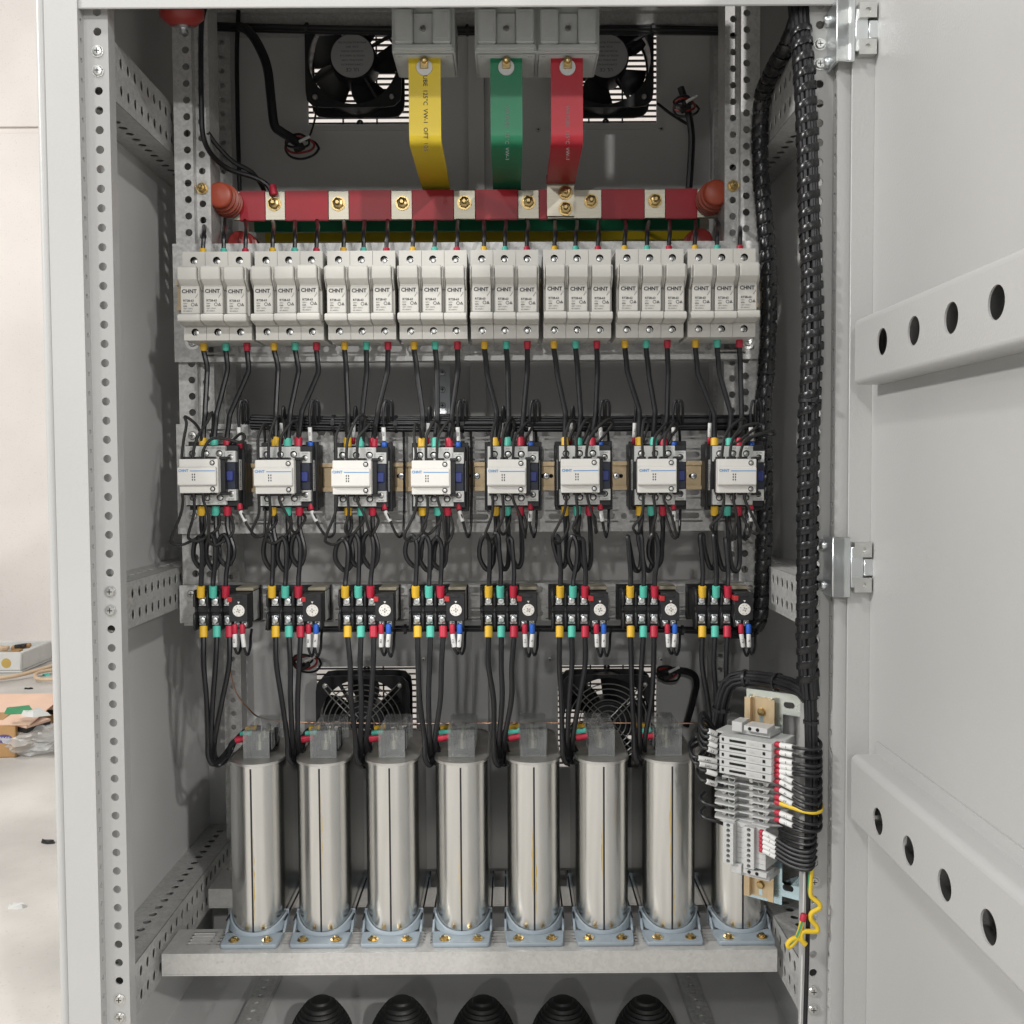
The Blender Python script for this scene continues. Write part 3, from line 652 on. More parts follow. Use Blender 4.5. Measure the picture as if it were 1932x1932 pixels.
for i in range(8):
    a = unp(KX[i], 1600, 1164); n = 8-i
    th = thing('capacitor', f'silver oval power capacitor on blue-grey feet, {ORD[n]} on the shelf', 'capacitor', (a.x, 1164, ZS+.1), 'power capacitors on the shelf')
    CAPS.append(th)
    cn = part('can', M_KC, th); part('seam', M_KS, cn); stain(i, cn); ld = part('lid', M_KL, th); part('rim', M_KR, ld)
    f1 = part('foot', M_KF, th); part('foot', M_KF2, th); part('tie_rod', M_KRod, th, (35,0,0)); part('tie_rod', M_KRod, th, (-35,0,0))
    for x in (-19.5, 19.5): part('bolt', M_KSc, f1, (x,-12.5,5), (0,0,random.uniform(0,2)))
    part('terminal_cover', M_KCov, th, (0,0,HC-.6)); tb = part('terminal_block', M_KPil, th, (0,0,HC)); 
    for k in range(3): part('terminal_stud', M_KStud, tb, (0,46+24*k,0))
# ================================================================== fans
def fan_ring(mb, half, r, y0, y1, n=48, e=9):
    V = []
    for k in range(n):
        t = 2*math.pi*(k+.5)/n; c, s = math.cos(t), math.sin(t); q = half/((abs(c)**e+abs(s)**e)**(1/e))
        for a, y in ((q,y0),(r,y0),(r,y1),(q,y1)): V.append((a*c, y, a*s))
    mb.add(V, [(k*4+j, ((k+1)%n)*4+j, ((k+1)%n)*4+(j+1)%4, k*4+(j+1)%4) for k in range(n) for j in range(4)])
b = MB(); fan_ring(b, 69, 64.5, 0, 4); fan_ring(b, 69, 64.5, 44, 48); b.lathe([(64.5,4),(66.5,4),(66.5,44),(64.5,44)], (0,0,0), (0,1,0), 48, cap=False)
M_FF = mesh('frame', b, 'black_plastic')
b = MB(); n1, n2 = 8, 8; V = []
for side in (0, 1):
    for i in range(n1+1):
        for j in range(n2+1):
            r = 30+33*i/n1; t = j/n2; a = R(-6+60*t+12*(i/n1)**2*(1-t)); V.append((r*math.cos(a), 8+28*t-2*math.sin(t*3.1)+side*1.8, r*math.sin(a)))
m_ = (n1+1)*(n2+1); Fc = []
for i in range(n1):
    for j in range(n2):
        a = i*(n2+1)+j; q = (a, a+1, a+n2+2, a+n2+1); Fc += [q, tuple(x+m_ for x in q[::-1])]
b.add(V, Fc); M_FBL = mesh('blade', b, 'black_plastic', ang=60)
M_FHUB = mesh('hub', MB().lathe([(31,40),(33,38),(33,-4),(31.5,-7),(0.1,-7)], (0,0,0), (0,1,0), 32), 'black_plastic')
M_FLAB = mesh('label', MB().cyl((0,-7.1,0), (0,-1,0), 30.5, .25, 36), 'fan_label')
t = MB()
for k, s_ in enumerate(('UL CE', 'COMMONWEALTH', 'INDUSTRIAL CORP', 'MODEL FP-108EX-S1-B', 'AC220/240V 50/60Hz', '0.22A  38W', 'IMPEDANCE PROTECTED')):
    t.text(s_, (7 if k == 0 else 3.6), 0, -7.45, -17+k*6.2, rot=180)
M_FTXT = mesh('lettering', t, 'ink', smooth=False)
M_FST = mesh('strut', MB().tube([(30,-1,0),(65,2,0)], 2.6, 6), 'black_plastic')
b = MB()
for r in (10, 18, 26, 34, 42, 50, 57.5): b.tube([(r*math.cos(2*math.pi*k/40), -7-3*(1-r/60), r*math.sin(2*math.pi*k/40)) for k in range(41)], .9, 6)
for k in range(4):
    a = math.pi/4+k*math.pi/2; c, s = math.cos(a), math.sin(a)
    for d in (-3.6, 3.6):
        b.tube([(6*c-d*s, -9.8, 6*s+d*c), (60*c-d*s, -7, 60*s+d*c), (77*c-d*.9*s, -2, 77*s+d*.9*c)], .9, 6)
    b.tube([(77*c+3.4*math.cos(a+q), -2, 77*s+3.4*math.sin(a+q)) for q in (1.57, .8, 0, -.8, -1.57)], .9, 6)
M_FG = mesh('wire_guard', b, 'steel')
M_FSC = mesh('screw', MB().screw((0,-.2,0), (0,-1,0), 4, 2.4), 'steel')
FANS = []
for px, py, low, rot, lab in ((664,104,0,.35,'black cooling fan with round motor label, upper one beside the yellow busbar'), (1144,104,0,1.0,'black cooling fan with round motor label, upper one behind the red busbar'),
                      (684,1364,1,.15,'black cooling fan with wire guard, lower one farther from the terminal strip'), (1147,1362,1,.5,'black cooling fan with wire guard, lower one nearer the terminal strip')):
    c = unp(px, py, 1445 if not low else 1452)
    th = thing('cooling_fan', lab, 'fan', (c.x, 1455, c.z), 'fans in the back panel'); FANS.append(th)
    part('frame', M_FF, th); h_ = part('hub', M_FHUB, th); [part('strut', M_FST, th, (0,0,0), (0, math.pi/4+k*math.pi/2+.25, 0)) for k in range(4)]
    for k in range(5): part('blade', M_FBL, th, (0,0,0), (0, rot+k*2*math.pi/5, 0))
    if low: part('wire_guard', M_FG, th)
    else: part('label', M_FLAB, h_); part('lettering', M_FTXT, h_)
    for sx in (-1, 1):
        for sz in (-1, 1): part('screw', M_FSC, th, (sx*55, 0, sz*55))
# ================================================================== busbars
zt, zb = unp(900, 360, 1300).z, unp(900, 414, 1300).z
SEG = [(453,502),(538,621),(658,739),(777,857),(896,978),(1016,1033),(1134,1216),(1254,1315)]
def hexbolt(mb_b, x, y, z, r=7.2):
    mb_b.lathe([(r*1.28,0),(r*1.28,1.2)], (x,y,z), (0,-1,0), 18).lathe([(r*.98,1.2),(r*.98,5.6),(r*.8,6.4)], (x,y,z), (0,-1,0), 6).lathe([(r*.48,6.4),(r*.48,9.5),(r*.3,10.5)], (x,y,z), (0,-1,0), 12)
xa, xb = unp(440, 386, 1300).x, unp(1354, 386, 1300).x
bo = Vector((xa, 1300, zb))
bar = top('busbar', mesh('busbar', MB().box(0, xb-xa, -2.5, 2.5, 0, zt-zb), 'tin', bevel=.5), 'long horizontal tinned busbar in red sleeve lengths with brass bolts', 'busbar', bo, 'horizontal busbars')
for s0, s1 in SEG:
    a, b2 = unp(s0, 386, 1300).x-xa, unp(s1, 386, 1300).x-xa
    part('red_sleeve', mesh('red_sleeve', MB().box(a, b2, -3.3, 3.3, -.9, zt-zb+.9), 'shrink_red', bevel=.8, seg=2), bar)
for px, py in ((517,384),(638,384),(759,383),(876,382),(997,381),(1115,379),(1236,378),(1333,376)):
    p = unp(px, py, 1296)-bo; mb = MB(); hexbolt(mb, p.x, -2.6, p.z); part('bolt', mesh('bolt', mb, 'brass'), bar)
for nm, Y, m, lab in (('busbar', 1360, 'shrink_green', 'long horizontal green-sleeved busbar just behind the red one'), ('busbar', 1420, 'shrink_yellow', 'long horizontal yellow-sleeved busbar at the very back')):
    o = top(nm, mesh(nm, MB().box(0, xb-xa, -2.5, 2.5, 0, zt-zb), 'tin'), lab, 'busbar', (xa, Y, zb), 'horizontal busbars')
    part('sleeve', mesh('sleeve', MB().box(12, xb-xa-12, -3.3, 3.3, -.9, zt-zb+.9), m, bevel=.8), o)
def ribbon(mb, prof, x0, x1, th):             # bent flat bar: prof list of (y,z)
    L = []; Rr = []
    for i, p in enumerate(prof):
        a = Vector(prof[max(i-1,0)]); c = Vector(prof[min(i+1,len(prof)-1)]); d = (c-a).normalized(); nrm = Vector((-d.y, d.x))
        L.append(Vector(p)+nrm*th/2); Rr.append(Vector(p)-nrm*th/2)
    mb.prism([tuple(q) for q in L]+[tuple(q) for q in Rr[::-1]], x0, x1)
def bend(pts, rad=10, n=6):
    out = [pts[0]]
    for i in range(1, len(pts)-1):
        a, b_, c = Vector(pts[i-1]), Vector(pts[i]), Vector(pts[i+1]); p = b_+(a-b_).normalized()*rad; q = b_+(c-b_).normalized()*rad
        for k in range(n+1): t = k/n; out.append(tuple((1-t)**2*p+2*t*(1-t)*b_+t*t*q))
    return out+[pts[-1]]
for cx, Ye, m, col, lab in ((802, 1415, 'shrink_yellow', 'yellow', 'yellow-sleeved vertical busbar with black print dropping from a grey transformer'), (955.5, 1355, 'shrink_green', 'green', 'green-sleeved vertical busbar dropping from a grey transformer'),
                       (1069.5, 1294.2, 'shrink_red', 'red', 'red-sleeved vertical busbar bolted to the horizontal red busbar')):
    X = unp(cx, 200, 1150).x; z1 = unp(cx, 100, 1150).z; zbend = unp(cx, 268, 1150).z
    o = Vector((X, 1150, zb)); zl = 2 if col == 'red' else 14; zend = unp(1066, 332, 1296).z-zb if col == 'red' else 22
    prof = bend([(0, z1-zb), (0, zbend-zb), (Ye-1150, zbend-zb-5), (Ye-1150, zl)], 9)
    d = top('busbar_dropper', mesh('busbar_dropper', (lambda q: (ribbon(q, prof, -17.3, 17.3, 4.4), q)[1])(MB()), 'tin', ang=30), lab, 'busbar', o, 'vertical busbars')
    prof2 = bend([(0, z1-zb-1), (0, zbend-zb), (Ye-1150, zbend-zb-5), (Ye-1150, zend)], 9)
    part('sleeve', mesh('sleeve', (lambda q: (ribbon(q, prof2, -18.1, 18.1, 6.4), q)[1])(MB()), m, ang=30), d)
    if col == 'red':
        for px, py in ((1067, 363), (1067, 393)):
            p = unp(px, py, 1290)-o; mb = MB(); hexbolt(mb, p.x, Ye-1150-2.4, p.z); part('bolt', mesh('bolt', mb, 'brass'), d)
    if col == 'yellow':
        part('print', mesh('print', MB().text('TUBE  125°C  VW-1  OFT  105', 6.8, -1.5, -3.45, z1-zb-22, 'LEFT', bold=.01, rot=-90), 'ink', smooth=False), d)
    else:
        part('print', mesh('print', MB().text('WRTUBE  125°C  VW-1', 6.0, -1.5, -3.45, z1-zb-60, 'LEFT', rot=-90), 'shrink_'+col if False else 'ink_grey', smooth=False), d)
# current transformers
b = MB().box(-35, 35, 0, 72, 0, 52).box(-33, 33, 3, 69, -1.5, -.2)
M_XB = mesh('body', b, 'grey_plastic', bevel=1.6, seg=2)
b = MB().box(-31, -11, -9, -.2, 7, 44).box(11, 31, -9, -.2, 7, 44).box(-11.2, 11.2, -3, -.2, 7, 42).box(-33, 33, -6.5, -.2, 1, 6.8)
M_XC = mesh('terminal_cover', b, 'grey_plastic', bevel=1.2, seg=2)
M_XP = mesh('cover_panel', MB().box(-28, -14, -9.3, -9.05, 12, 40), 'grey_plastic', bevel=.15)
M_XS = mesh('screw', MB().screw((0,-3,24), (0,-1,0), 3.6, 2.6), 'steel')
M_XW = mesh('washer', MB().cyl((0,0,0), (0,-1,0), 9, 1.6, 22), 'term_plastic')
M_XBo = mesh('clamp_bolt', MB().box(-4.4, 4.4, -4.6, -1.7, -2, 9).lathe([(3.6,0),(3.6,4),(2.4,5)], (0,-4.6,6), (0,-1,0), 6).cyl((0,-3.4,3), (0,0,1), 2.4, 14, 10), 'brass', bevel=.4)
b = MB().text('P1', 4.5, -27, 0, 0).text('L1', 4.5, 27, 0, 0)
b.v = [(x, 10-z, -1.65) for x, y, z in b.v]; M_XT = mesh('lettering', b, 'ink_grey', smooth=False)
for px, lab in ((798.5, 'grey current transformer clamped over the yellow vertical busbar'), (955, 'grey current transformer clamped over the green vertical busbar'), (1072, 'grey current transformer clamped over the red vertical busbar')):
    c = unp(px, 97, 1132); th = thing('current_transformer', lab, 'transformer', (c.x, 1134, c.z), 'current transformers under the lintel'); wz = unp(px, 126, 1144).z-c.z
    part('body', M_XB, th); tc_ = part('terminal_cover', M_XC, th); part('cover_panel', M_XP, tc_); part('cover_panel', M_XP, tc_, (42,0,0)); part('screw', M_XS, tc_); part('washer', M_XW, th, (0,12.4,wz)); part('clamp_bolt', M_XBo, th, (0,12.4,wz)); part('lettering', M_XT, th)
# insulators
prof = []
for k in range(5): prof += [(13, k*9), (16+min(k,2)*1.6, k*9+2.5), (16+min(k,2)*1.6, k*9+5), (13, k*9+8.5)]
M_I = mesh('ribs', MB().lathe([(.1,0),(13,0)]+prof[1:]+[(.1,44.5)], (0,0,0), (0,1,0), 26, cap=False), 'orange', ang=50)
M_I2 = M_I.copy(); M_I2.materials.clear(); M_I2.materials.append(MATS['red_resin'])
M_IB = mesh('bolt', (lambda q: (hexbolt(q, 0, 0, 0, 5.6), q)[1])(MB()), 'brass')
for f, lab in ((lambda x: x, 'orange ribbed insulator on the upright farther from the open door'), (mx, 'orange ribbed insulator on the upright nearer the open door')):
    zc = unp(420, 374, 1270).z; th = thing('insulator', lab, 'insulator', (f(-358), 1253, zc), 'busbar insulators')
    part('ribs', M_I, th); part('bolt', M_IB, th, (-19 if f(1) == 1 else 19, -5, 6)); 
    o2 = thing('insulator', lab.replace('orange ribbed insulator', 'shaded lower dark red insulator'), 'insulator', (f(-350), 1312, zc-46), 'busbar insulators'); part('ribs', M_I2, o2)
c = unp(343, 26, 1150)
rd = thing('standoff_insulator', 'round red resin standoff insulator under the lintel at the left wall', 'insulator', c)
part('body', mesh('body', MB().lathe([(.1,-12),(15,-12),(24,-5),(25,4),(21,16),(18,30)], (0,0,0), (0,-.25,1), 24), 'red_resin', ang=50), rd)
part('stud', mesh('stud', MB().lathe([(9,0),(9,3),(5,3.5),(5,8)], (0,3,-12), (0,.25,-1), 16), 'zinc'), rd)
# ================================================================== power wires
SC = ('yellow', 'teal', 'red'); CN = ('yellow', 'green', 'red')
UX = [(383,422,463),(514,556,597),(648,686,729),(779,820,862),(913,953,994),(1046,1086,1128),(1178,1221,1262),(1311,1353,1396)]
BX = [(384,426,466),(517,557,597),(650,691,732),(781,821,863),(914,955,995),(1045,1086,1126),(1179,1219,1259),(1312,1353,1395)]
LX = [(383,404,428),(520,543,563),(656,680,705),(796,822,847),(935,959,983),(1066,1092,1117),(1206,1233,1252),(1348,1376,1395)]
DX = [(380,407,429),(515,543,565),(657,681,703),(797,826,844),(935,957,982),(1066,1089,1112),(1207,1228,1250),(1348,1372,1393)]
RX = [(379,402,426),(513,538,563),(651,676,699),(784,809,831),(922,944,969),(1057,1081,1104),(1189,1214,1235),(1325,1351,1373)]
QX = [(384,409,433),(520,545,567),(656,681,705),(788,812,836),(922,946,970),(1056,1079,1104),(1190,1214,1234),(1325,1349,1372)]
barY = (1420, 1360, 1300)
rnd = random.uniform
for i in range(8):
    n = 8-i; zq = -(i-3.5)*.85
    for k in range(3):
        # up from the fuse holder to its busbar
        x = UX[i][k]; P = pxpath([(x, 480+zq, 1188), (x, 466+zq, 1190), (x+rnd(0,2), 440, 1196), (x+rnd(0,3), 428, 1245), (x+rnd(0,3), 419, 1291), (x+rnd(-3,4), 410, barY[k]+7)])
        o, q = wire('power_wire', P, 2.6, f'short black wire up from the {CN[k]} pole of the {ORS[n]} fuse holder from the door', group='wires above the fuse holders')
        sleeve(o, q, unp(x, 479+zq, 1188), unp(x, 467+zq, 1190), 3.9, SC[k])
        # fuse holder to contactor
        a, b_ = BX[i][k], LX[i][k]; d = (b_-a)
        kx = a+(7 if i < 2 else 3)*(1 if d < 20 else .5)+d*.12+rnd(-1.5,1.5); ky = 697+rnd(-4,4); mx_ = b_-d*.04+rnd(-2,2)+(2 if d > 0 else 5); my = 783+rnd(-6,4)
        P = pxpath([(a, 642+zq, 1187), (a, 658+zq, 1190), (kx-(kx-a)*.3, ky-14, 1191), (kx, ky, 1192), (kx+(mx_-kx)*.12, ky+14, 1192), (mx_+(kx-mx_)*.12, my-13, 1188), (mx_, my, 1187), (mx_+(b_-mx_)*.3, my+14, 1187), (b_, 826, 1186), (b_, 842, 1184)])
        o, q = wire('power_wire', P, 3.15, f'black wire from the {CN[k]} pole of the {ORS[n]} fuse holder down to its contactor', group='wires from fuse holders to contactors', sub=4)
        sleeve(o, q, unp(a, 643+zq, 1187), unp(a, 658+zq, 1190), 4.1, SC[k])
        sleeve(o, q, unp(b_, 826+rnd(-1,2), 1186), unp(b_, 845, 1183), 4.7, SC[k])
        # contactor to relay, with one turn of slack
        a, b_ = DX[i][k], RX[i][k]
        rr = 13+rnd(-2,3); yc = 1041+rnd(-4,6); cxl = (b_-3 if i < 5 else b_+2)+rnd(-2,2); s = 1 if a > cxl else -1; hh = 31+rnd(-3,3)
        if i in (0,1,2,3) or (i*3+k) % 4 == 0:
            P = pxpath([(a, 955, 1184), (a, 972, 1186), (a+1*s, 1000, 1184), (cxl+s*rr*1.1, yc-5, 1181), (cxl+s*rr*.95, yc+hh*.6, 1181), (cxl+s*2, yc+hh, 1180), (cxl-s*rr*.9, yc+hh*.35, 1178), (cxl-s*rr*.85, yc-hh*.5, 1176), (cxl-s*2, yc-hh, 1174), (cxl+s*rr*.45, yc-hh*.5, 1172), (cxl+s*rr*.5, yc+hh*.4, 1171), (b_+1, yc+hh+16, 1170), (b_, 1107, 1169), (b_, 1124, 1172)])
        else:
            P = pxpath([(a, 955, 1184), (a, 972, 1186), (a+2, 1004, 1185), (a+3, yc+4, 1183), (a+1, yc+hh-6, 1181), (a-5, yc+hh+2, 1179), (a-12, yc+hh-8, 1177), (a-17-rnd(0,4), yc-8, 1175), (a-21-rnd(0,3), yc-hh+4, 1174), (b_-4, yc-hh+6, 1172), (b_-2, yc, 1171), (b_+1, yc+hh+8, 1170), (b_, 1107, 1169), (b_, 1124, 1172)])
        o, q = wire('power_wire', P, 2.9, f'looped black wire from the {CN[k]} terminal of the {ORS[n]} contactor to its relay', group='looped wires from contactors to relays')
        sleeve(o, q, unp(a, 953, 1183), unp(a, 972, 1186), 4.6, SC[k]); sleeve(o, q, unp(b_, 1105, 1169), unp(b_, 1127, 1172), 4.7, SC[k])
        # relay to capacitor
        a = QX[i][k]; cw = Wd((0,0,0)); kap = CAPS[i]; kx_ = KX[i]
        hx = (393, 543, 672, 802, 933, 1062, 1198, 1345)[i]+(0, 11, 22)[k]*(.9 if i else .6); hd = (1196, 1216, 1236)[k]
        ty = ZS+HC+20; cxm = unp(kx_, 1600, 1164).x; te = Vector((cxm-19, 1164+46+24*(2-k), ty)); 
        P = pxpath([(a, 1182, 1166), (a, 1202, 1162), (a+(hx-a)*.12+rnd(-3,3), 1255, 1160), (a+(hx-a)*.5+rnd(-4,4), 1320, 1168), (hx-1, 1395, 1188), (hx, 1428+rnd(-3,3), hd-4)])
        ee = P[-1]; P += [Vector((ee.x+6, hd+4, ee.z-11)), Vector((ee.x+(te.x-ee.x)*.45, (hd+te.y)/2, ee.z+3)), te+Vector((-16,0,-7)), te+Vector((-3,0,0)), te+Vector((8,0,0))]
        o, q = wire('power_wire', P, 3.1, f'long black wire from the {CN[k]} terminal of the {ORS[n]} relay to its capacitor', group='wires from relays to capacitors')
        sleeve(o, q, unp(a, 1181, 1166), unp(a, 1203, 1162), 4.7, SC[k]); sleeve(o, q, te+Vector((-11,0,-2.5)), te+Vector((4,0,0)), 4.1, SC[k])
# ================================================================== thin control wires of each contactor and relay
TOPNO = ('', '105', '107', '108', '101', '101', 'A10', '117'); LOWNO = ('104', '106', '108', '110', '112', '114', '116', '118')
def tube_tag(parent, o, a, b, r, txt, name='marker_tube'):
    a, b = Vector(a), Vector(b); s_ = sleeve(parent, o, a, b, r, 'tag', name)
    if txt:
        d = b-a; L = d.length; sz = min(r*1.3, L/(len(txt)*.62)); m = MB().text(txt, sz, 0, 0, 0)
        ang = math.atan2(d.z, d.x); c, sn = math.cos(ang), math.sin(ang); mid = (a+b)/2-o
        m.v = [(mid.x+x*c-(z-sz*.36)*sn, mid.y-r-.25+0*y, mid.z+x*sn+(z-sz*.36)*c) for x, y, z in m.v]
        part('lettering', mesh('lettering', m, 'ink', smooth=False), s_)
    return s_
for i in range(8):
    n = 8-i; xl = CL[i]; L = LX[i]
    # braided leads from the cap's top terminals to the main terminals
    for k in range(3):
        sx = xl+9+k*20; ex = L[k]+4
        if i == 0: path = [[(sx,868,1150),(sx,857,1152),(347,828,1158),(352,800,1162),(349,786,1164),(366,797,1170),(378,815,1178),(381,842,1184)],
                           [(sx,868,1150),(sx+2,850,1152),(374,822,1156),(392,795,1165),(400,778,1172),(402,800,1182),(399,825,1187),(399,843,1188)],
                           [(sx,868,1150),(sx,850,1150),(400,828,1152),(430,829,1152),(452,834,1156),(462,825,1162),(455,818,1168),(440,830,1176),(432,843,1184)]][k]
        elif i == 7: path = [[(1362,868,1150),(1363,850,1152),(1368,822,1154),(1385,800,1160),(1403,790,1168),(1405,805,1176),(1385,825,1184),(1352,842,1186)],
                             [(1378,868,1150),(1378,850,1152),(1384,825,1154),(1402,805,1158),(1432,800,1162),(1410,820,1174),(1382,842,1186)],
                             [(1397,868,1150),(1398,850,1150),(1408,828,1150),(1432,820,1152),(1456,812,1158),(1459,820,1166),(1430,818,1176),(1400,842,1186)]][k]
        else:
            ap = (795+rnd(-7,6), 790+rnd(-8,10), 797+rnd(-8,6))[k]; dx = (rnd(-4,8), rnd(8,26), rnd(14,40))[k]
            path = [(sx,868,1150),(sx+rnd(-1,1),852,1151),(sx+dx*.2-2,826,1154),(sx+dx*.7,ap+10,1160),(sx+dx+4,ap,1168),(sx+dx+9+rnd(0,4),ap+9,1176),(ex+(sx+dx-ex)*.5+4,824,1182),(ex,843,1186)]
        wire('damping_lead', pxpath(path), 1.75, f'braided black lead {("first","second","third")[k]} from the cap top of the {ORS[n]} contactor from the door', 'braid', 'braided leads above the contactors', 7)
        sx = xl+9+k*20; ex = DX[i][k]+5
        dr_ = (rnd(-24,-8), rnd(-12,6), rnd(6,26))[k]; yb = 1012+rnd(-12,14)
        path = [(sx,929,1150),(sx+rnd(0,3),945,1151),(sx+dr_*.4+5,972,1154),(sx+dr_,yb-10,1159),(sx+dr_+3,yb,1163),(sx+dr_+(ex-sx-dr_)*.35+3,yb+2,1170),(ex+(6 if k==2 else 0),yb-22,1178),(ex,968,1186),(ex,952,1187)]
        wire('damping_lead', pxpath(path), 1.75, f'braided black lead {("first","second","third")[k]} under the cap of the {ORS[n]} contactor from the door', 'braid', 'braided leads below the contactors', 7)
    # coil wires: blue lug at the top, white marker, two tall loops into the bundle
    bx = (452, 586, 725, 865, 1002, 1134, 1272, 1418)[i]
    P = pxpath([(bx,846,1186),(bx,834,1185),(bx-1,810,1183),(bx-2,778,1182),(bx+2,757,1183),(bx+8,762,1186),(bx+9,785,1192),(bx+12,800,1197)])
    o, q = wire('control_wire', P, 1.6, f'thin black control wire with tall loop at the {ORS[n]} contactor from the door', group='control wires above the contactors')
    sleeve(o, q, unp(bx,846,1186), unp(bx,834,1185), 3.3, 'red' if i == 0 else 'blue'); tube_tag(o, q, unp(bx,832,1185), unp(bx-1.5,806,1183), 2.5, ('10','101','101','101','101','101','A10','101')[i])
    P = pxpath([(bx+6,800,1196),(bx+6,770,1186),(bx+10,755,1184),(bx+16,764,1186),(bx+16,800,1198)])
    wire('control_wire', P, 1.6, f'plain thin wire looping out of the bundle by the {ORS[n]} contactor from door', group='control wires above the contactors')
    # second marker left of it
    tx = L[0]+(10 if i not in (6,7) else -10)
    if i:
        P = pxpath([(tx,838,1196),(tx+1,822,1194),(tx+2,790,1190),(tx+4,768,1190),(tx+7,775,1194),(tx+7,800,1199)])
        o, q = wire('control_wire', P, 1.6, f'thin wire with red ferrule behind the yellow lug of the {ORS[n]} contactor from door', group='control wires above the contactors')
        sleeve(o, q, unp(tx,838,1196), unp(tx+.5,826,1194), 2.4, 'red'); tube_tag(o, q, unp(tx+.5,825,1194), unp(tx+1.5,798,1190), 2.4, TOPNO[i])
    # lower coil wire: red ferrule, slanting white marker, then up the side of the contactor
    rx = bx-(0 if i < 4 else 2); sg = 1
    ux = (500, 632, 762, 889, 1012, 1148, 1283, 1408)[i]
    slant = (14,14,14,10,0,6,2,2)[i]
    P = pxpath([(rx,952,1180),(rx+1,962,1178),(rx+slant*.6,975,1176),(rx+slant,990,1176),(rx+slant+(ux-rx-slant)*.5,1012,1180),(ux-3,1008,1186),(ux,985,1190),(ux+1,900,1204),(ux,830,1206),(ux-2,806,1200)])
    o, q = wire('control_wire', P, 1.6, f'thin black wire from under the {ORS[n]} contactor from the door up its side', group='control wires beside the contactors')
    sleeve(o, q, unp(rx,950,1180), unp(rx+1,962,1178), 3.2, 'red'); tube_tag(o, q, unp(rx+1.5,964,1178), unp(rx+slant*.8,984,1176), 2.5, '102' if i in (4,6) else '')
    # relay auxiliary wires
    dxr = RD[i]
    for k, (c_, w_) in enumerate((('red', LOWNO[i]), ('red' if i == 0 else 'blue', '' if i == 0 else 'N'))):
        x0 = dxr+(-7 if k == 0 else 7); lean = (4 if i == 0 else rnd(-3,2)) if k else (rnd(0,5))
        P = pxpath([(x0,1176,1164),(x0+.3,1190,1162),(x0+lean*.6,1208,1160),(x0+lean,1224,1160),(x0+lean+6,1236+rnd(-3,3),1164),(x0+lean+11,1222,1172),(x0+lean+12,1200,1186),(x0+lean+14,1188,1204)])
        o, q = wire('control_wire', P, 1.6, f'{"inner" if k==0 else "outer"} looped wire with {c_} ferrule under the {ORS[n]} relay from the door', group='control wires under the relays')
        sleeve(o, q, unp(x0,1178,1163.5), unp(x0+.3,1195,1161), 3.2, c_); tube_tag(o, q, unp(x0+.4,1196,1161), unp(x0+lean*.9,1221,1159.6), 2.7, w_)
# ================================================================== bundles and harnesses
def frames(P):
    out = []; t = (P[1]-P[0]).normalized(); a = t.cross(Vector((0,1,.2))).normalized()
    for i in range(len(P)):
        t2 = (P[min(i+1,len(P)-1)]-P[max(i-1,0)]).normalized(); q = t.rotation_difference(t2); a = q @ a; t = t2; out.append((P[i], t, a, t.cross(a)))
    return out
def resample(P, d):
    out = [P[0]]; acc = 0
    for i in range(1, len(P)):
        seg = P[i]-P[i-1]; L = seg.length; s = d-acc
        while s <= L: out.append(P[i-1]+seg*(s/L)); s += d
        acc = (acc+L) % d if L else acc
    return out
def tie(parent, o, p, t, r, name='cable_tie'):
    mb = MB().lathe([(r+.2,-1.6),(r+1.2,-1.6),(r+1.2,1.6),(r+.2,1.6),(r+.2,-1.6)], Vector(p)-o, t, 16, cap=False)
    c = Vector(p)-o+Vector((0,-r-1.5,0)); mb.box(c.x-2.4, c.x+2.4, c.y-2, c.y+1.5, c.z-2.2, c.z+2.2)
    return part(name, mesh(name, mb, 'black_plastic'), parent)
def harness(name, pts, rad, label, nw, wrap=None, ties=(), wr=None, group=None, cat='wiring harness', sd=1):
    P = resample(smooth_path(pts, 10), 5.0); fr = frames(P); o = P[0].copy(); rs = random.Random(sd)
    th = thing(name, label, cat, o, group); wr = wr or rad*.30
    for k in range(nw):
        a0 = 2*math.pi*k/nw; rr = (rad-wr*1.02) if k or nw < 3 else 0; tw = rs.uniform(-.0012,.0012)
        if nw >= 7 and k == 0: continue
        line = [p-o+(a*math.cos(a0+tw*5*j)+b_*math.sin(a0+tw*5*j))*rr for j, (p, t, a, b_) in enumerate(fr)]
        part('wire', mesh('wire', MB().tube(line[::2]+([line[-1]] if len(line)%2 == 0 else []), wr, 7), 'wire'), th)
    if nw >= 5: part('core', mesh('core', MB().tube([p-o for p, *_ in fr[::3]], rad*.72, 8), 'wire'), th)
    if wrap:
        pitch, frac, s0, s1 = wrap; V = []; Fc = []; n = 18; Ltot = (len(P)-1)*5.0; s1 = min(s1, Ltot-pitch); m = int((s1-s0)/pitch*n); ro = rad+.5
        def at(s, th_, r_):
            j = max(0, min(len(fr)-1.001, s/5.0)); i0 = int(j); f_ = j-i0; p = fr[i0][0].lerp(fr[i0+1][0], f_); a, b_ = fr[i0][2], fr[i0][3]
            return p-o+(a*math.cos(th_)+b_*math.sin(th_))*r_
        for k in range(m+1):
            s = s0+k*pitch/n; th_ = 2*math.pi*k/n; wob = 1+.05*math.sin(k*.37)+.03*math.sin(k*1.3)
            for ds, r_ in ((-.5, ro*wob), (-.36, ro*wob+.5), (.36, ro*wob+.5), (.5, ro*wob)): V.append(at(s+ds*frac*pitch, th_, r_))
        for k in range(m):
            for j in range(3): Fc.append((k*4+j, k*4+j+1, k*4+j+5, k*4+j+4))
        w_ = part('spiral_wrap', mesh('spiral_wrap', MB().add(V, Fc), 'wrap', ang=70), th)
    for s in ties:
        j = int(s*(len(fr)-1)); tie(th, o, fr[j][0], fr[j][1], rad)
    return th
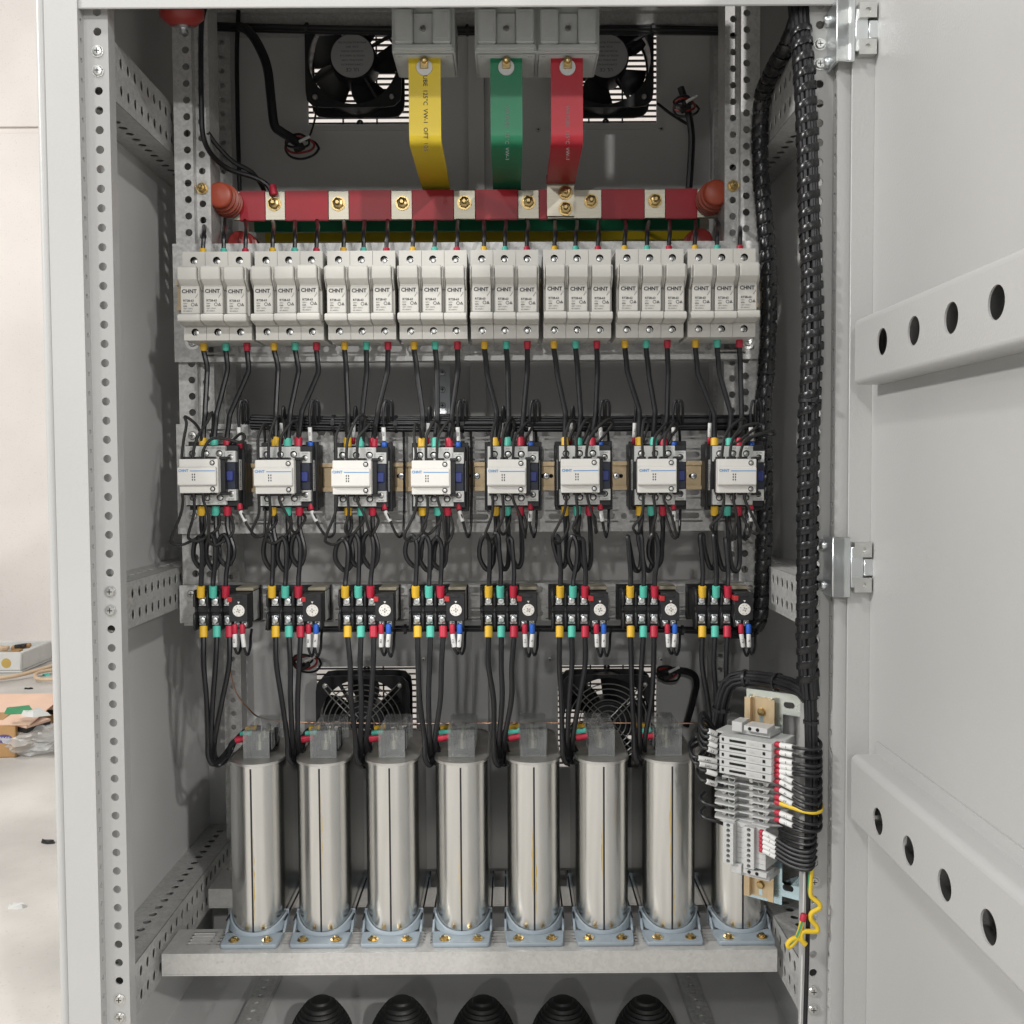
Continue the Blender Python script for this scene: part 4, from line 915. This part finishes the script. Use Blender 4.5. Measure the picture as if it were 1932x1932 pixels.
harness('wiring_harness', pxpath([(1505,-5,1060),(1510,60,1046),(1516,130,1036),(1523,260,1034),(1527,400,1034),(1531,520,1034),(1532,640,1034),(1528,760,1034),(1525,900,1034),(1523,1050,1034),(1522,1180,1034),(1525,1270,1036),(1529,1320,1038)]), 10.6,
        'thick black harness in spiral wrap hanging beside the door post', 11, (15.5, .52, 42, 900), (.58,), 2.9, 'spiral-wrapped harnesses')
harness('wiring_harness', pxpath([(1508,20,1100),(1490,75,1115),(1462,125,1150),(1440,175,1195),(1434,240,1214),(1436,330,1220),(1443,420,1218),(1448,500,1216),(1450,600,1216),(1446,700,1214),(1440,770,1212),(1441,850,1212),(1442,960,1212),(1440,1060,1212),(1437,1140,1212),(1428,1178,1212),(1405,1190,1214),(1370,1192,1216)]), 9.2,
        'thinner black wrapped harness running down the perforated inner upright', 9, (15, .8, 20, 900), (.42,.57,.76), 2.7, 'spiral-wrapped harnesses', sd=4)
# horizontal bundle over the contactors
harness('wire_bundle', pxpath([(474,796,1206),(560,798,1206),(700,800,1204),(880,800,1204),(1080,800,1204),(1270,798,1206),(1400,797,1210),(1436,794,1212)]), 9.6, 'flat bundle of thin black wires tied along above the contactors', 13, None, (.08,.17,.29,.42,.55,.68,.81), 1.7, 'tied wire bundles')
harness('wire_bundle', pxpath([(1372,1192,1214),(1250,1188,1216),(1080,1187,1216),(900,1187,1216),(700,1187,1216),(560,1188,1214),(500,1184,1212)]), 5.0, 'bundle of thin black wires tied along beneath the relays', 6, None, (.1,.3,.5,.7,.9), 1.5, 'tied wire bundles')
harness('wire_bundle', pxpath([(1352,1400,1140),(1356,1365,1138),(1366,1310,1132),(1382,1284,1126),(1420,1280,1112),(1470,1287,1080),(1510,1300,1050),(1528,1320,1042)]), 9.0, 'tied bundle of black wires arching over the zinc bracket', 8, None, (.22,.5,.75), 2.4, 'tied wire bundles', sd=3)
harness('wire_bundle', pxpath([(1529,1318,1038),(1531,1400,1040),(1532,1480,1040),(1531,1560,1040),(1526,1635,1040)]), 7.0, 'open bundle of black wires running down beside the terminal strip', 9, None, (.15,.35,.6,.8), 2.4, 'tied wire bundles', sd=8)
harness('wire_bundle', pxpath([(378,48,1428),(500,52,1426),(700,56,1426),(960,57,1426),(1200,56,1426),(1330,58,1426),(1392,60,1424)]), 7.0, 'dark cable bundle lying along the top rear rail', 6, None, (.2,.5,.85), 2.2, 'tied wire bundles', sd=5)
# loose single cables
for pts, r, lab in (([(1524,1610,1036),(1525,1700,1036),(1523,1800,1036),(1519,1935,1036)], 2.4, 'black cable hanging beside the earth wire down the door post'),
                    ([(388,10,1225),(380,45,1224),(379,120,1223),(380,200,1222),(383,255,1226),(398,290,1245),(430,318,1270),(480,335,1288),(505,350,1292),(513,368,1292)], 3.2, 'black sensing wire running down the inner upright to the first bar bolt'),
                    ([(392,250,1250),(410,275,1260),(440,305,1275),(475,325,1290),(495,352,1310),(500,372,1320)], 3.0, 'black wire passing behind the red busbar beside the insulator'),
                    ([(450,20,1430),(447,100,1432),(448,200,1434),(450,290,1434),(452,360,1434)], 3.2, 'black cable running straight down the rear upright'),
                    ([(452,50,1420),(470,60,1410),(490,90,1405),(505,130,1405),(512,190,1408),(518,235,1412),(530,248,1416),(546,258,1426),(562,270,1436)], 6.5, 'thick black cable curving down to the upper fan connector'),
                    ([(598,196,1458),(594,225,1450),(586,252,1444),(577,266,1440)], 1.5, 'pair lead dropping from the upper fan to its coiled connector'),
                    ([(1240,195,1480),(1262,212,1478),(1290,230,1476),(1300,235,1474)], 2.2, 'black fan lead beside the upper fan behind the red busbar'),
                    ([(1284,165,1440),(1292,190,1440),(1300,220,1440),(1305,260,1440),(1303,310,1440),(1300,355,1440)], 5.0, 'black cable hanging down the back panel near the right insulator'),
                    ([(1390,300,1400),(1372,320,1400),(1364,340,1402),(1350,352,1404)], 4.5, 'black cable curving behind the orange insulator nearer the door'),
                    ([(1240,1275,1440),(1262,1265,1436),(1300,1268,1436),(1314,1285,1438),(1308,1320,1440),(1294,1370,1446)], 5.0, 'black cable beside the lower fan nearer the terminal strip')):
    o, q = wire('cable', pxpath(pts), r, lab, n=9, cat='cable')
    if 'sensing' in lab: sleeve(o, q, unp(514,349,1291), unp(517,368,1290), 4.6, 'red')
def connector(px, py, Y, lab, sc=1):
    c = unp(px, py, Y); th = thing('fan_connector', lab, 'connector', c)
    for s, m in ((0,'wire'),(1,'red_resin'),(2,'wire')):
        pts = []
        for k in range(9): a = k*math.pi*2/8+s; pts.append(((20-3*s)*math.cos(a)*sc-3*s, -3*s+4*math.sin(a*2+s), (12-2*s)*math.sin(a)*sc-4+4*s))
        part('lead', mesh('lead', MB().tube(smooth_path(pts, 4), 1.7, 6), m), th)
    part('plug', mesh('plug', MB().box(-13, 3, -9, -3, -8, 2), 'rubber', bevel=1.5), th, rot=(0, -.5, 0)); part('marker_tube', mesh('marker_tube', MB().cyl((-2,-11,2), (.9,0,.45), 2.2, 17, 10), 'tag'), th)
connector(570, 275, 1440, 'coiled fan connector with red and black leads under the upper fan', 1.2); connector(1295, 200, 1440, 'dark hanging fan connector between the upper fan and the door', .9)
connector(580, 1248, 1440, 'coiled fan connector with white marker beside the lower fan', 1.0); connector(1262, 1268, 1440, 'coiled fan connector beside the lower fan near the terminal strip', .8)
ln = [(430,1215,1250),(432,1250,1252),(445,1305,1262),(470,1338,1275),(495,1355,1290),(560,1362,1296),(760,1365,1298),(960,1364,1298),(1160,1364,1298),(1345,1365,1296)]
wire('earthing_wire', pxpath(ln), .95, 'thin bare copper wire strung along the capacitor tops', 'copper', n=6)
# ================================================================== terminal strip at the right
TO = unp(1437, 1345, 1108); TA = -R(36.9)
Mt = Matrix.Rotation(TA, 4, 'Z')
def tl(u, y, z): return TO + (Mt @ Vector((u, y, 0))) + Vector((0,0,z-TO.z))       # z given relative to the camera
def tthing(name, label, cat, z, group=None):
    th = thing(name, label, cat, (TO.x, TO.y, z), group); th.rotation_euler = (0, 0, TA); return th
zt1 = unp(1408, 1297, 1125).z; zb1 = unp(1408, 1372, 1125).z; zt2 = unp(1518, 1636, 1088).z; zb2 = unp(1518, 1716, 1088).z
for k, (za, zb_, lab) in enumerate(((zt1, zb1, 'zinc-plated steel bracket holding the top of the gold rail'), (zt2+4, zb2+2, 'bluish zinc-plated bracket holding the foot of the gold rail'))):
    th = tthing('mounting_bracket', lab, 'bracket', zb_, 'brackets of the terminal strip')
    h_ = za-zb_
    part('plate', mesh('plate', MB().plate((0,2,0), X_, Z_, -Y_, [-19, 24, 46, 66], [0, h_], 2, lambda i, j: (31, h_*(.72 if k == 0 else .42), 6.5, 3.6) if i == 1 else None).box(64, 66, 4.2, 12, 0, h_), 'zinc_blue' if k else 'zinc_pale'), th)
rz0, rz1 = unp(1428, 1692, 1108).z, unp(1437, 1316, 1108).z
th = tthing('terminal_rail', 'short upright gold-plated mounting rail carrying the terminal strip', 'rail', rz0)
b = MB(); hh = rz1-rz0
b.prismz([(-12,1),(12,1),(12,-5.5),(17.5,-5.5),(17.5,-6.7),(10.8,-6.7),(10.8,-.2),(-10.8,-.2),(-10.8,-6.7),(-17.5,-6.7),(-17.5,-5.5),(-12,-5.5)], 0, hh)
part('channel', mesh('channel', b, 'rail_gold', ang=30), th)
for z in (14, hh-16):
    part('screw', mesh('screw', MB().screw((0,-.4,z), (0,-1,0), 4.6, 3), 'brass'), th); part('slot', mesh('slot', MB().box(-2, 2, -.5, -.25, z-12, z-3), 'zinc_blue', bevel=.1), th)
zz = unp(1356, 1386, 1084).z
# fuse terminals
b = MB().prismz([(-40,-4),(40,-4),(40,-30),(33,-34),(33,-52),(-27,-52),(-30,-36),(-40,-34)], 0, 8.0)
M_T1 = mesh('housing', b, 'term_plastic', bevel=.5)
b = MB().box(-15, 4, -52.4, -52.1, 3, 5.6).box(-24, -21.5, -52.4, -52.1, 2.8, 6.2).box(23, 26, -52.4, -52.1, 2.8, 6.2)
M_T1b = mesh('slots', b, 'hole'); M_T1c = mesh('marker_strip', MB().box(7, 21, -52.4, -52.1, 2.8, 5.8), 'label_grey')
for k in range(5):
    z = zz-8.4*(k+1); th = tthing('fuse_terminal', f'grey closed fuse terminal with a slotted front, {("topmost","second","third","fourth","lowest")[k]} of the five', 'terminal', z, 'terminals of the strip')
    p = part('housing', M_T1, th); part('slots', M_T1b, p); part('marker_strip', M_T1c, p)
    part('rib', mesh('rib', MB().box(35.5, 37, -33.8, -30, .8, 7.5), 'term_plastic'), th)
# open screw terminals
b = MB().prismz([(-42,-4),(38,-4),(38,-20),(24,-30),(24,-36),(4,-36),(4,-30),(-14,-30),(-14,-40),(-38,-40),(-42,-30)], 0, 1.8)
b.prismz([(-36,-4),(34,-4),(34,-16),(22,-20),(-10,-20),(-36,-24)], 1.8, 7.6)
M_T2 = mesh('housing', b, 'term_plastic', bevel=.25)
M_T2b = mesh('clamp', MB().cyl((-31,-24,5), (0,-1,0), 3, 7, 10).cyl((-1,-20,5), (0,-1,0), 2.5, 6, 10).cyl((17,-18,5), (0,-1,0), 3, 10, 10), 'steel')
M_T2r = mesh('ring', MB().lathe([(3.2,0),(4.2,0),(4.2,9),(3.2,9),(3.2,0)], (-21,-24,5), (0,-1,0), 14, cap=False).lathe([(3.2,0),(4.2,0),(4.2,9),(3.2,9),(3.2,0)], (12,-20,5), (0,-1,0), 14, cap=False), 'term_plastic')
for k in range(7):
    z = zz-42-8.0*(k+1); th = tthing('screw_terminal', f'grey open screw terminal, {ORS[k+1]} one below the closed fuse terminals', 'terminal', z, 'terminals of the strip')
    part('housing', M_T2, th); part('clamp', M_T2b, th); part('ring', M_T2r, th)
# slim terminals
us = [-25, -13]
b = MB().plate((0,-46,0), X_, Z_, -Y_, [-25,-13], [0,5.6], 8, lambda i, j: (-19, 2.8, 2.3, 2.2)).plate((0,-46,0), X_, Z_, -Y_, [-1,11], [0,5.6], 8, lambda i, j: (5, 2.8, 2.3, 2.2))
b.box(-25, 11, -36, -4, .1, 5.5).box(11.1, 22, -40, -4, .1, 5.5)
M_T3 = mesh('housing', b, 'term_plastic'); M_T3b = mesh('wells', MB().box(-24, -14, -37.9, -37.7, .3, 5.3).box(0, 10, -37.9, -37.7, .3, 5.3), 'hole')
for k in range(8):
    z = zz-98-5.7*(k+1); th = tthing('slim_terminal', f'slim light grey terminal with two round wells, {("topmost" if k==0 else "lowest" if k==7 else ORS[min(8,k+1)]+" from the top")} of eight', 'terminal', z, 'terminals of the strip')
    p = part('housing', M_T3, th); part('wells', M_T3b, p)
for z, lab in ((zz+.4, 'grey end clamp closing the top of the terminal strip'), (zz-98-45.8-14, 'grey end clamp closing the foot of the terminal strip')):
    th = tthing('end_clamp', lab, 'clamp', z, 'end clamps of the strip')
    part('body', mesh('body', MB().box(-12, 24, -34, -4, 0, 6).box(-3, 24, -42, -20, 6.1, 12).box(-18, -6, -40, -18, 3, 14), 'term_plastic', bevel=.5), th)
    part('screw', mesh('screw', MB().cyl((4,-42.2,9), (0,-1,0), 2, .3, 12).cyl((13,-42.2,9), (0,-1,0), 2, .3, 12), 'hole'), th)
# wires on the right of the strip
rows = [(350,'101',0),(392,'201',2),(435,'301',4),(468,'L1',2),(497,'L2',2),(522,'C401',24),(558,'B401',26),(604,'A401',26),(648,'N401',24),(735,'L124',18),(775,'L125',18)]
for k, (zy, txt, sl) in enumerate(rows):
    y = 1288+zy/3; sl /= 3
    P = pxpath([(1463,y-1,1054),(1472,y+1,1049),(1484,y+3+sl*.5,1043),(1496,y+5+sl,1037),(1516,y+8+sl*1.9,1027),(1536,y+10+sl*2.1,1024),(1547,y+7+sl*1.9,1029),(1548,y-4+sl*1.5,1038),(1538,y-14+sl,1043)])
    o, q = wire('control_wire', P, 1.9, f'white-marked black wire on the door side of the terminals, {("topmost" if k==0 else "lowest" if k==10 else ("second","third","fourth","fifth","sixth","seventh","eighth","ninth","tenth")[k-1]+" from the top")}', group='wires on the door side of the strip')
    sleeve(o, q, P[0], P[1], 2.9, 'red', name='ferrule'); tube_tag(o, q, P[1], P[3], 3.1, txt)
P = pxpath([(1463,1513,1054),(1472,1516,1049),(1490,1522,1040),(1515,1530,1028),(1535,1533,1024),(1548,1530,1028),(1551,1520,1038)])
o, q = wire('earth_wire', P, 2.3, 'yellow wire curving out of the terminal strip toward the post', 'earth_yellow'); sleeve(o, q, P[0], P[1], 2.9, 'red', name='ferrule')
for k, zy in enumerate((845, 870, 895, 920, 945)):
    y = 1288+zy/3-4
    P = pxpath([(1434,y+4,1062),(1440,y+5,1059),(1452,y+11,1054),(1464,y+18,1049),(1490,y+34,1038),(1515,y+42,1028),(1530,y+40,1026),(1536,y+28,1034)])
    o, q = wire('control_wire', P, 2.1, f'black wire with white marker from the slim terminals, {("topmost","second","third","fourth","lowest")[k]} of five', group='wires from the slim terminals')
    sleeve(o, q, P[0], P[1], 3.0, 'red', name='ferrule'); tube_tag(o, q, P[1], P[3], 2.9, ('L01','N','','N','N')[k])
for k in range(6):
    y = 1562+k*12; P = pxpath([(1468+k*1.2,y-10,1056),(1490,y,1042),(1515,y+7,1030),(1532,y+6,1027),(1540,y-6,1034)])
    wire('control_wire', P, 1.6, 'plain black wire looping from the lower strip into the bundle', group='plain wires below the strip')
# left side
for k, (x, y, txt, r_) in enumerate(((1336,1379,'L1',10),(1337,1391,'L2',10),(1336,1402,'',10),(1335,1413,'L3',8),(1317,1430,'A401',22),(1319,1441,'B401',22),(1332,1455,'',12),(1332,1474,'N401',16))):
    P = pxpath([(1364,y+8,1096),(1352,y+6,1094),((1352+x)/2,y+3,1093),(x,y,1092),(x-10,y-4,1096),(x-16,y-20,1106),(x-8,y-34,1118),(1352,1395-(8-k)*1.5,1132)])
    o, q = wire('control_wire', P, 2.1, f'black wire with white marker on the capacitor side of the strip, {("topmost" if k==0 else "lowest" if k==7 else ORS[k+1]+" from the top")}', group='wires on the capacitor side of the strip')
    tube_tag(o, q, P[1], P[3], 3.0, '') if not txt else tube_tag(o, q, P[3], P[1], 3.0, txt)
for k in range(2):
    y = 1515+k*28; P = pxpath([(1366,y+12,1100),(1350,y+6,1100),(1330,y,1104),(1322,y-10,1112),(1330,y-20,1124)])
    wire('control_wire', P, 2.1, f'plain black wire looping behind the last capacitor, {("upper","lower")[k]} one', group='plain wires behind the strip')
# earth wire with its pigtail
P = pxpath([(1531,1635,1032),(1529,1668,1032),(1530,1690,1032),(1545,1704,1030),(1546,1713,1030),(1532,1722,1030),(1530,1734,1030),(1541,1748,1030),(1540,1757,1030),(1515,1758,1030),(1513,1772,1030),(1520,1782,1030),(1506,1770,1030),(1493,1773,1030),(1486,1782,1030),(1490,1786,1030),(1500,1776,1030),(1507,1762,1030),(1512,1745,1030),(1516,1728,1030)])
o, q = wire('earth_wire', P, 2.6, 'green and yellow earth wire curling into a pigtail at the shelf corner', 'earth_yellow', n=10)
fr_ = frames(smooth_path(P, 6)); V = []; Fc = []
for j, (p, t, a, b_) in enumerate(fr_):
    for da in (0, .45, .9): th_ = 2.2+da+j*.045; V.append(p-q+(a*math.cos(th_)+b_*math.sin(th_))*2.72)
for j in range(len(fr_)-1):
    for e in (0, 1): Fc.append((j*3+e, j*3+e+1, j*3+e+4, j*3+e+3))
part('green_stripe', mesh('green_stripe', MB().add(V, Fc), 'earth_green'), o); sleeve(o, q, unp(1514,1738,1030), unp(1517,1724,1030), 3.4, 'red')
wire('cable', pxpath([(1518,1632,1036),(1516,1720,1036),(1514,1800,1036),(1510,1935,1036)]), 1.0, 'flat white cable hanging beside the black one at the door post', 'white_plastic', cat='cable')
# ================================================================== cable glands
prof = [(42,0)]
for k in range(10):
    t0 = k/10; r = 42*(1-t0**1.7*.62); prof += [(r, 2+k*5.2), (r-.4, 5+k*5.2), (r-2.6, 5.4+k*5.2)]
prof += [(14,54.5),(12.5,57.5),(8,59),(.1,59.4)]
M_G = mesh('cone', MB().lathe(prof, (0,0,0), (0,0,1), 32), 'rubber', ang=30); M_GF = mesh('flange', MB().cyl((0,0,0), (0,0,1), 42, 3, 32), 'rubber')
for k, px in enumerate((605, 757, 911, 1062, 1219)):
    c = unp(px, 1883, 1256); th = thing('cable_gland', f'black rubber ribbed cone gland in the cabinet floor, {ORS[5-k]} from the door', 'cable gland', (c.x, 1256, -735), 'cone glands in the cabinet floor')
    part('cone', M_G, th, (0,0,3)).scale = (1,1,(c.z+732)/59.4); part('flange', M_GF, th)
# ================================================================== things outside on the workshop floor
c = unp(40, 1267, 4046); X1 = c.x
fx = thing('foam_box', 'shallow open white foam box holding scraps on the floor by the wall', 'box', (X1-260, 4190, -820))
b = MB().box(-260, 260, -144, 144, 0, 10)
for a in ((-260,260,-144,-128),(-260,260,128,144),(-260,-244,-127.9,127.9),(244,260,-127.9,127.9)): b.box(*a, 10.1, 86)
part('body', mesh('body', b, 'foam', bevel=5), fx); part('stain', mesh('stain', MB().cyl((200,-144.6,42), (0,1,0), 20, .5, 20), 'oil'), fx)
for k in range(6): 
    a = rnd(0,3); part('scrap', mesh('scrap', MB().box(-rnd(30,80), rnd(30,80), -14, 14, 0, 16), ('card','hose','rubber')[k%3], bevel=3), fx, (rnd(0,190), rnd(-90,90), 62+k*3), (rnd(-.2,.2), rnd(-.2,.2), a))
c = unp(30, 1429, 2839)
kb = thing('cardboard_box', 'battered brown cardboard box with a purple oval label on the floor', 'box', (c.x-110, 2960, -820))
part('body', mesh('body', MB().box(-110, 110, -121, 130, 0, 92).prism([(-121,92.2),(-40,112),(60,92.2)], -108, 60), 'card', bevel=3), kb)
part('flap', mesh('flap', MB().prism([(-118,93),(-118,96),(120,132),(120,129)], -105, 150), 'card_in'), kb)
b = MB().cyl((0,0,0), (0,-1,0), 23, .4, 28); b.xf(Matrix.Translation((78,-121.3,55)) @ Matrix.Diagonal((1.05,1,.55,1)))
pu = part('oval_label', mesh('oval_label', b, 'purple'), kb); part('lettering', mesh('lettering', MB().text('MAGE', 13, 78, -121.9, 52), 'foam', smooth=False), pu)
for k, (x0, y0, z0, ln_, dp, rz, ry, m) in enumerate(((-1520, 3060, -712, 420, 150, .05, .05, 'card_in'), (-1600, 2990, -735, 300, 110, .5, -.05, 'foam'), (-1500, 2930, -724, 260, 90, -.35, .1, 'card_in'))):
    th = thing('foam_board', ('long pale board with dark edge resting on the cardboard heap','white foam sheet lying under the pale board','narrow pink board lying aslant on the cardboard box')[k], 'board', (x0, y0, z0), 'boards heaped on the floor')
    th.rotation_euler = (0, ry, rz)
    part('sheet', mesh('sheet', MB().box(-ln_/2, ln_/2, -dp/2, dp/2, 0, 8), m, bevel=1), th); part('edge', mesh('edge', MB().box(-ln_/2, ln_/2, -dp/2, dp/2, -14, -.2), 'rubber'), th)
bm = bmesh.new(); bmesh.ops.create_icosphere(bm, subdivisions=4, radius=1)
rs = random.Random(3)
from mathutils import noise
for v in bm.verts:
    nn = noise.noise(v.co*2.3)*.35+noise.noise(v.co*6)*.18; v.co *= 1+nn; v.co = Vector((v.co.x*.12, v.co.y*.08, max(0, v.co.z*.04+.04)))
me = bpy.data.meshes.new('plastic_bag'); bm.to_mesh(me); bm.free(); me.materials.append(MATS['film'])
c = unp(72, 1420, 2900); top('plastic_bag', me, 'crumpled clear plastic bag beside the cardboard box', 'bag', (c.x, 2900, -820))
for k, (px, py, sz, m, lab) in enumerate(((6,1321,14,'blue','small blue plastic cap lying on the workshop floor'),(40,1345,55,'earth_green','green leafy strip of scrap on the boards'),(64,1350,60,'foam','white strip of torn foam on the boards'),(88,1275,26,'teal','pale teal scrap beside the hose'),(55,1300,20,'rubber','dark chip of rubber on the floor past the boards'),(90,1590,26,'rubber','dark splinter lying alone on the bare concrete'),(30,1712,22,'foam','white paint chip on the bare concrete floor'))):
    q = unp(px, py, 1000); t_ = (-820 if py < 1335 or py > 1400 else -690)/q.z; q = q*t_; V = []; rs = random.Random(k+40); n = 9
    for j in range(n): a = 2*math.pi*j/n; rr = sz*rs.uniform(.5, 1); V += [(rr*math.cos(a), rr*.45*math.sin(a), 0), (rr*.8*math.cos(a), rr*.38*math.sin(a), sz*rs.uniform(.15,.4))]
    top('scrap', mesh('scrap', MB().add(V, [(2*j, 2*((j+1)%n), 2*((j+1)%n)+1, 2*j+1) for j in range(n)]+[tuple(2*j+1 for j in range(n))]), m), lab, 'scrap', (q.x, q.y, q.z), 'scraps on the floor')
wire('air_hose', [unp(-20, 1282, 3850)*1, unp(30,1275,3900), unp(80,1262,4000), unp(120,1250,4100)], 8, 'tan hose lying straight across the workshop floor', 'hose', cat='hose')
hz = lambda px, py: unp(px, py, CAMH*1880/(py-884))
wire('air_hose', [hz(130,1284)+Vector((0,0,8)), hz(90,1286)+Vector((0,0,8)), hz(68,1283)+Vector((0,0,8)), hz(70,1274)+Vector((0,0,8)), hz(95,1268)+Vector((0,0,8)), hz(130,1264)+Vector((0,0,8))], 7, 'peach hose curled back on itself on the floor', 'hose', cat='hose')
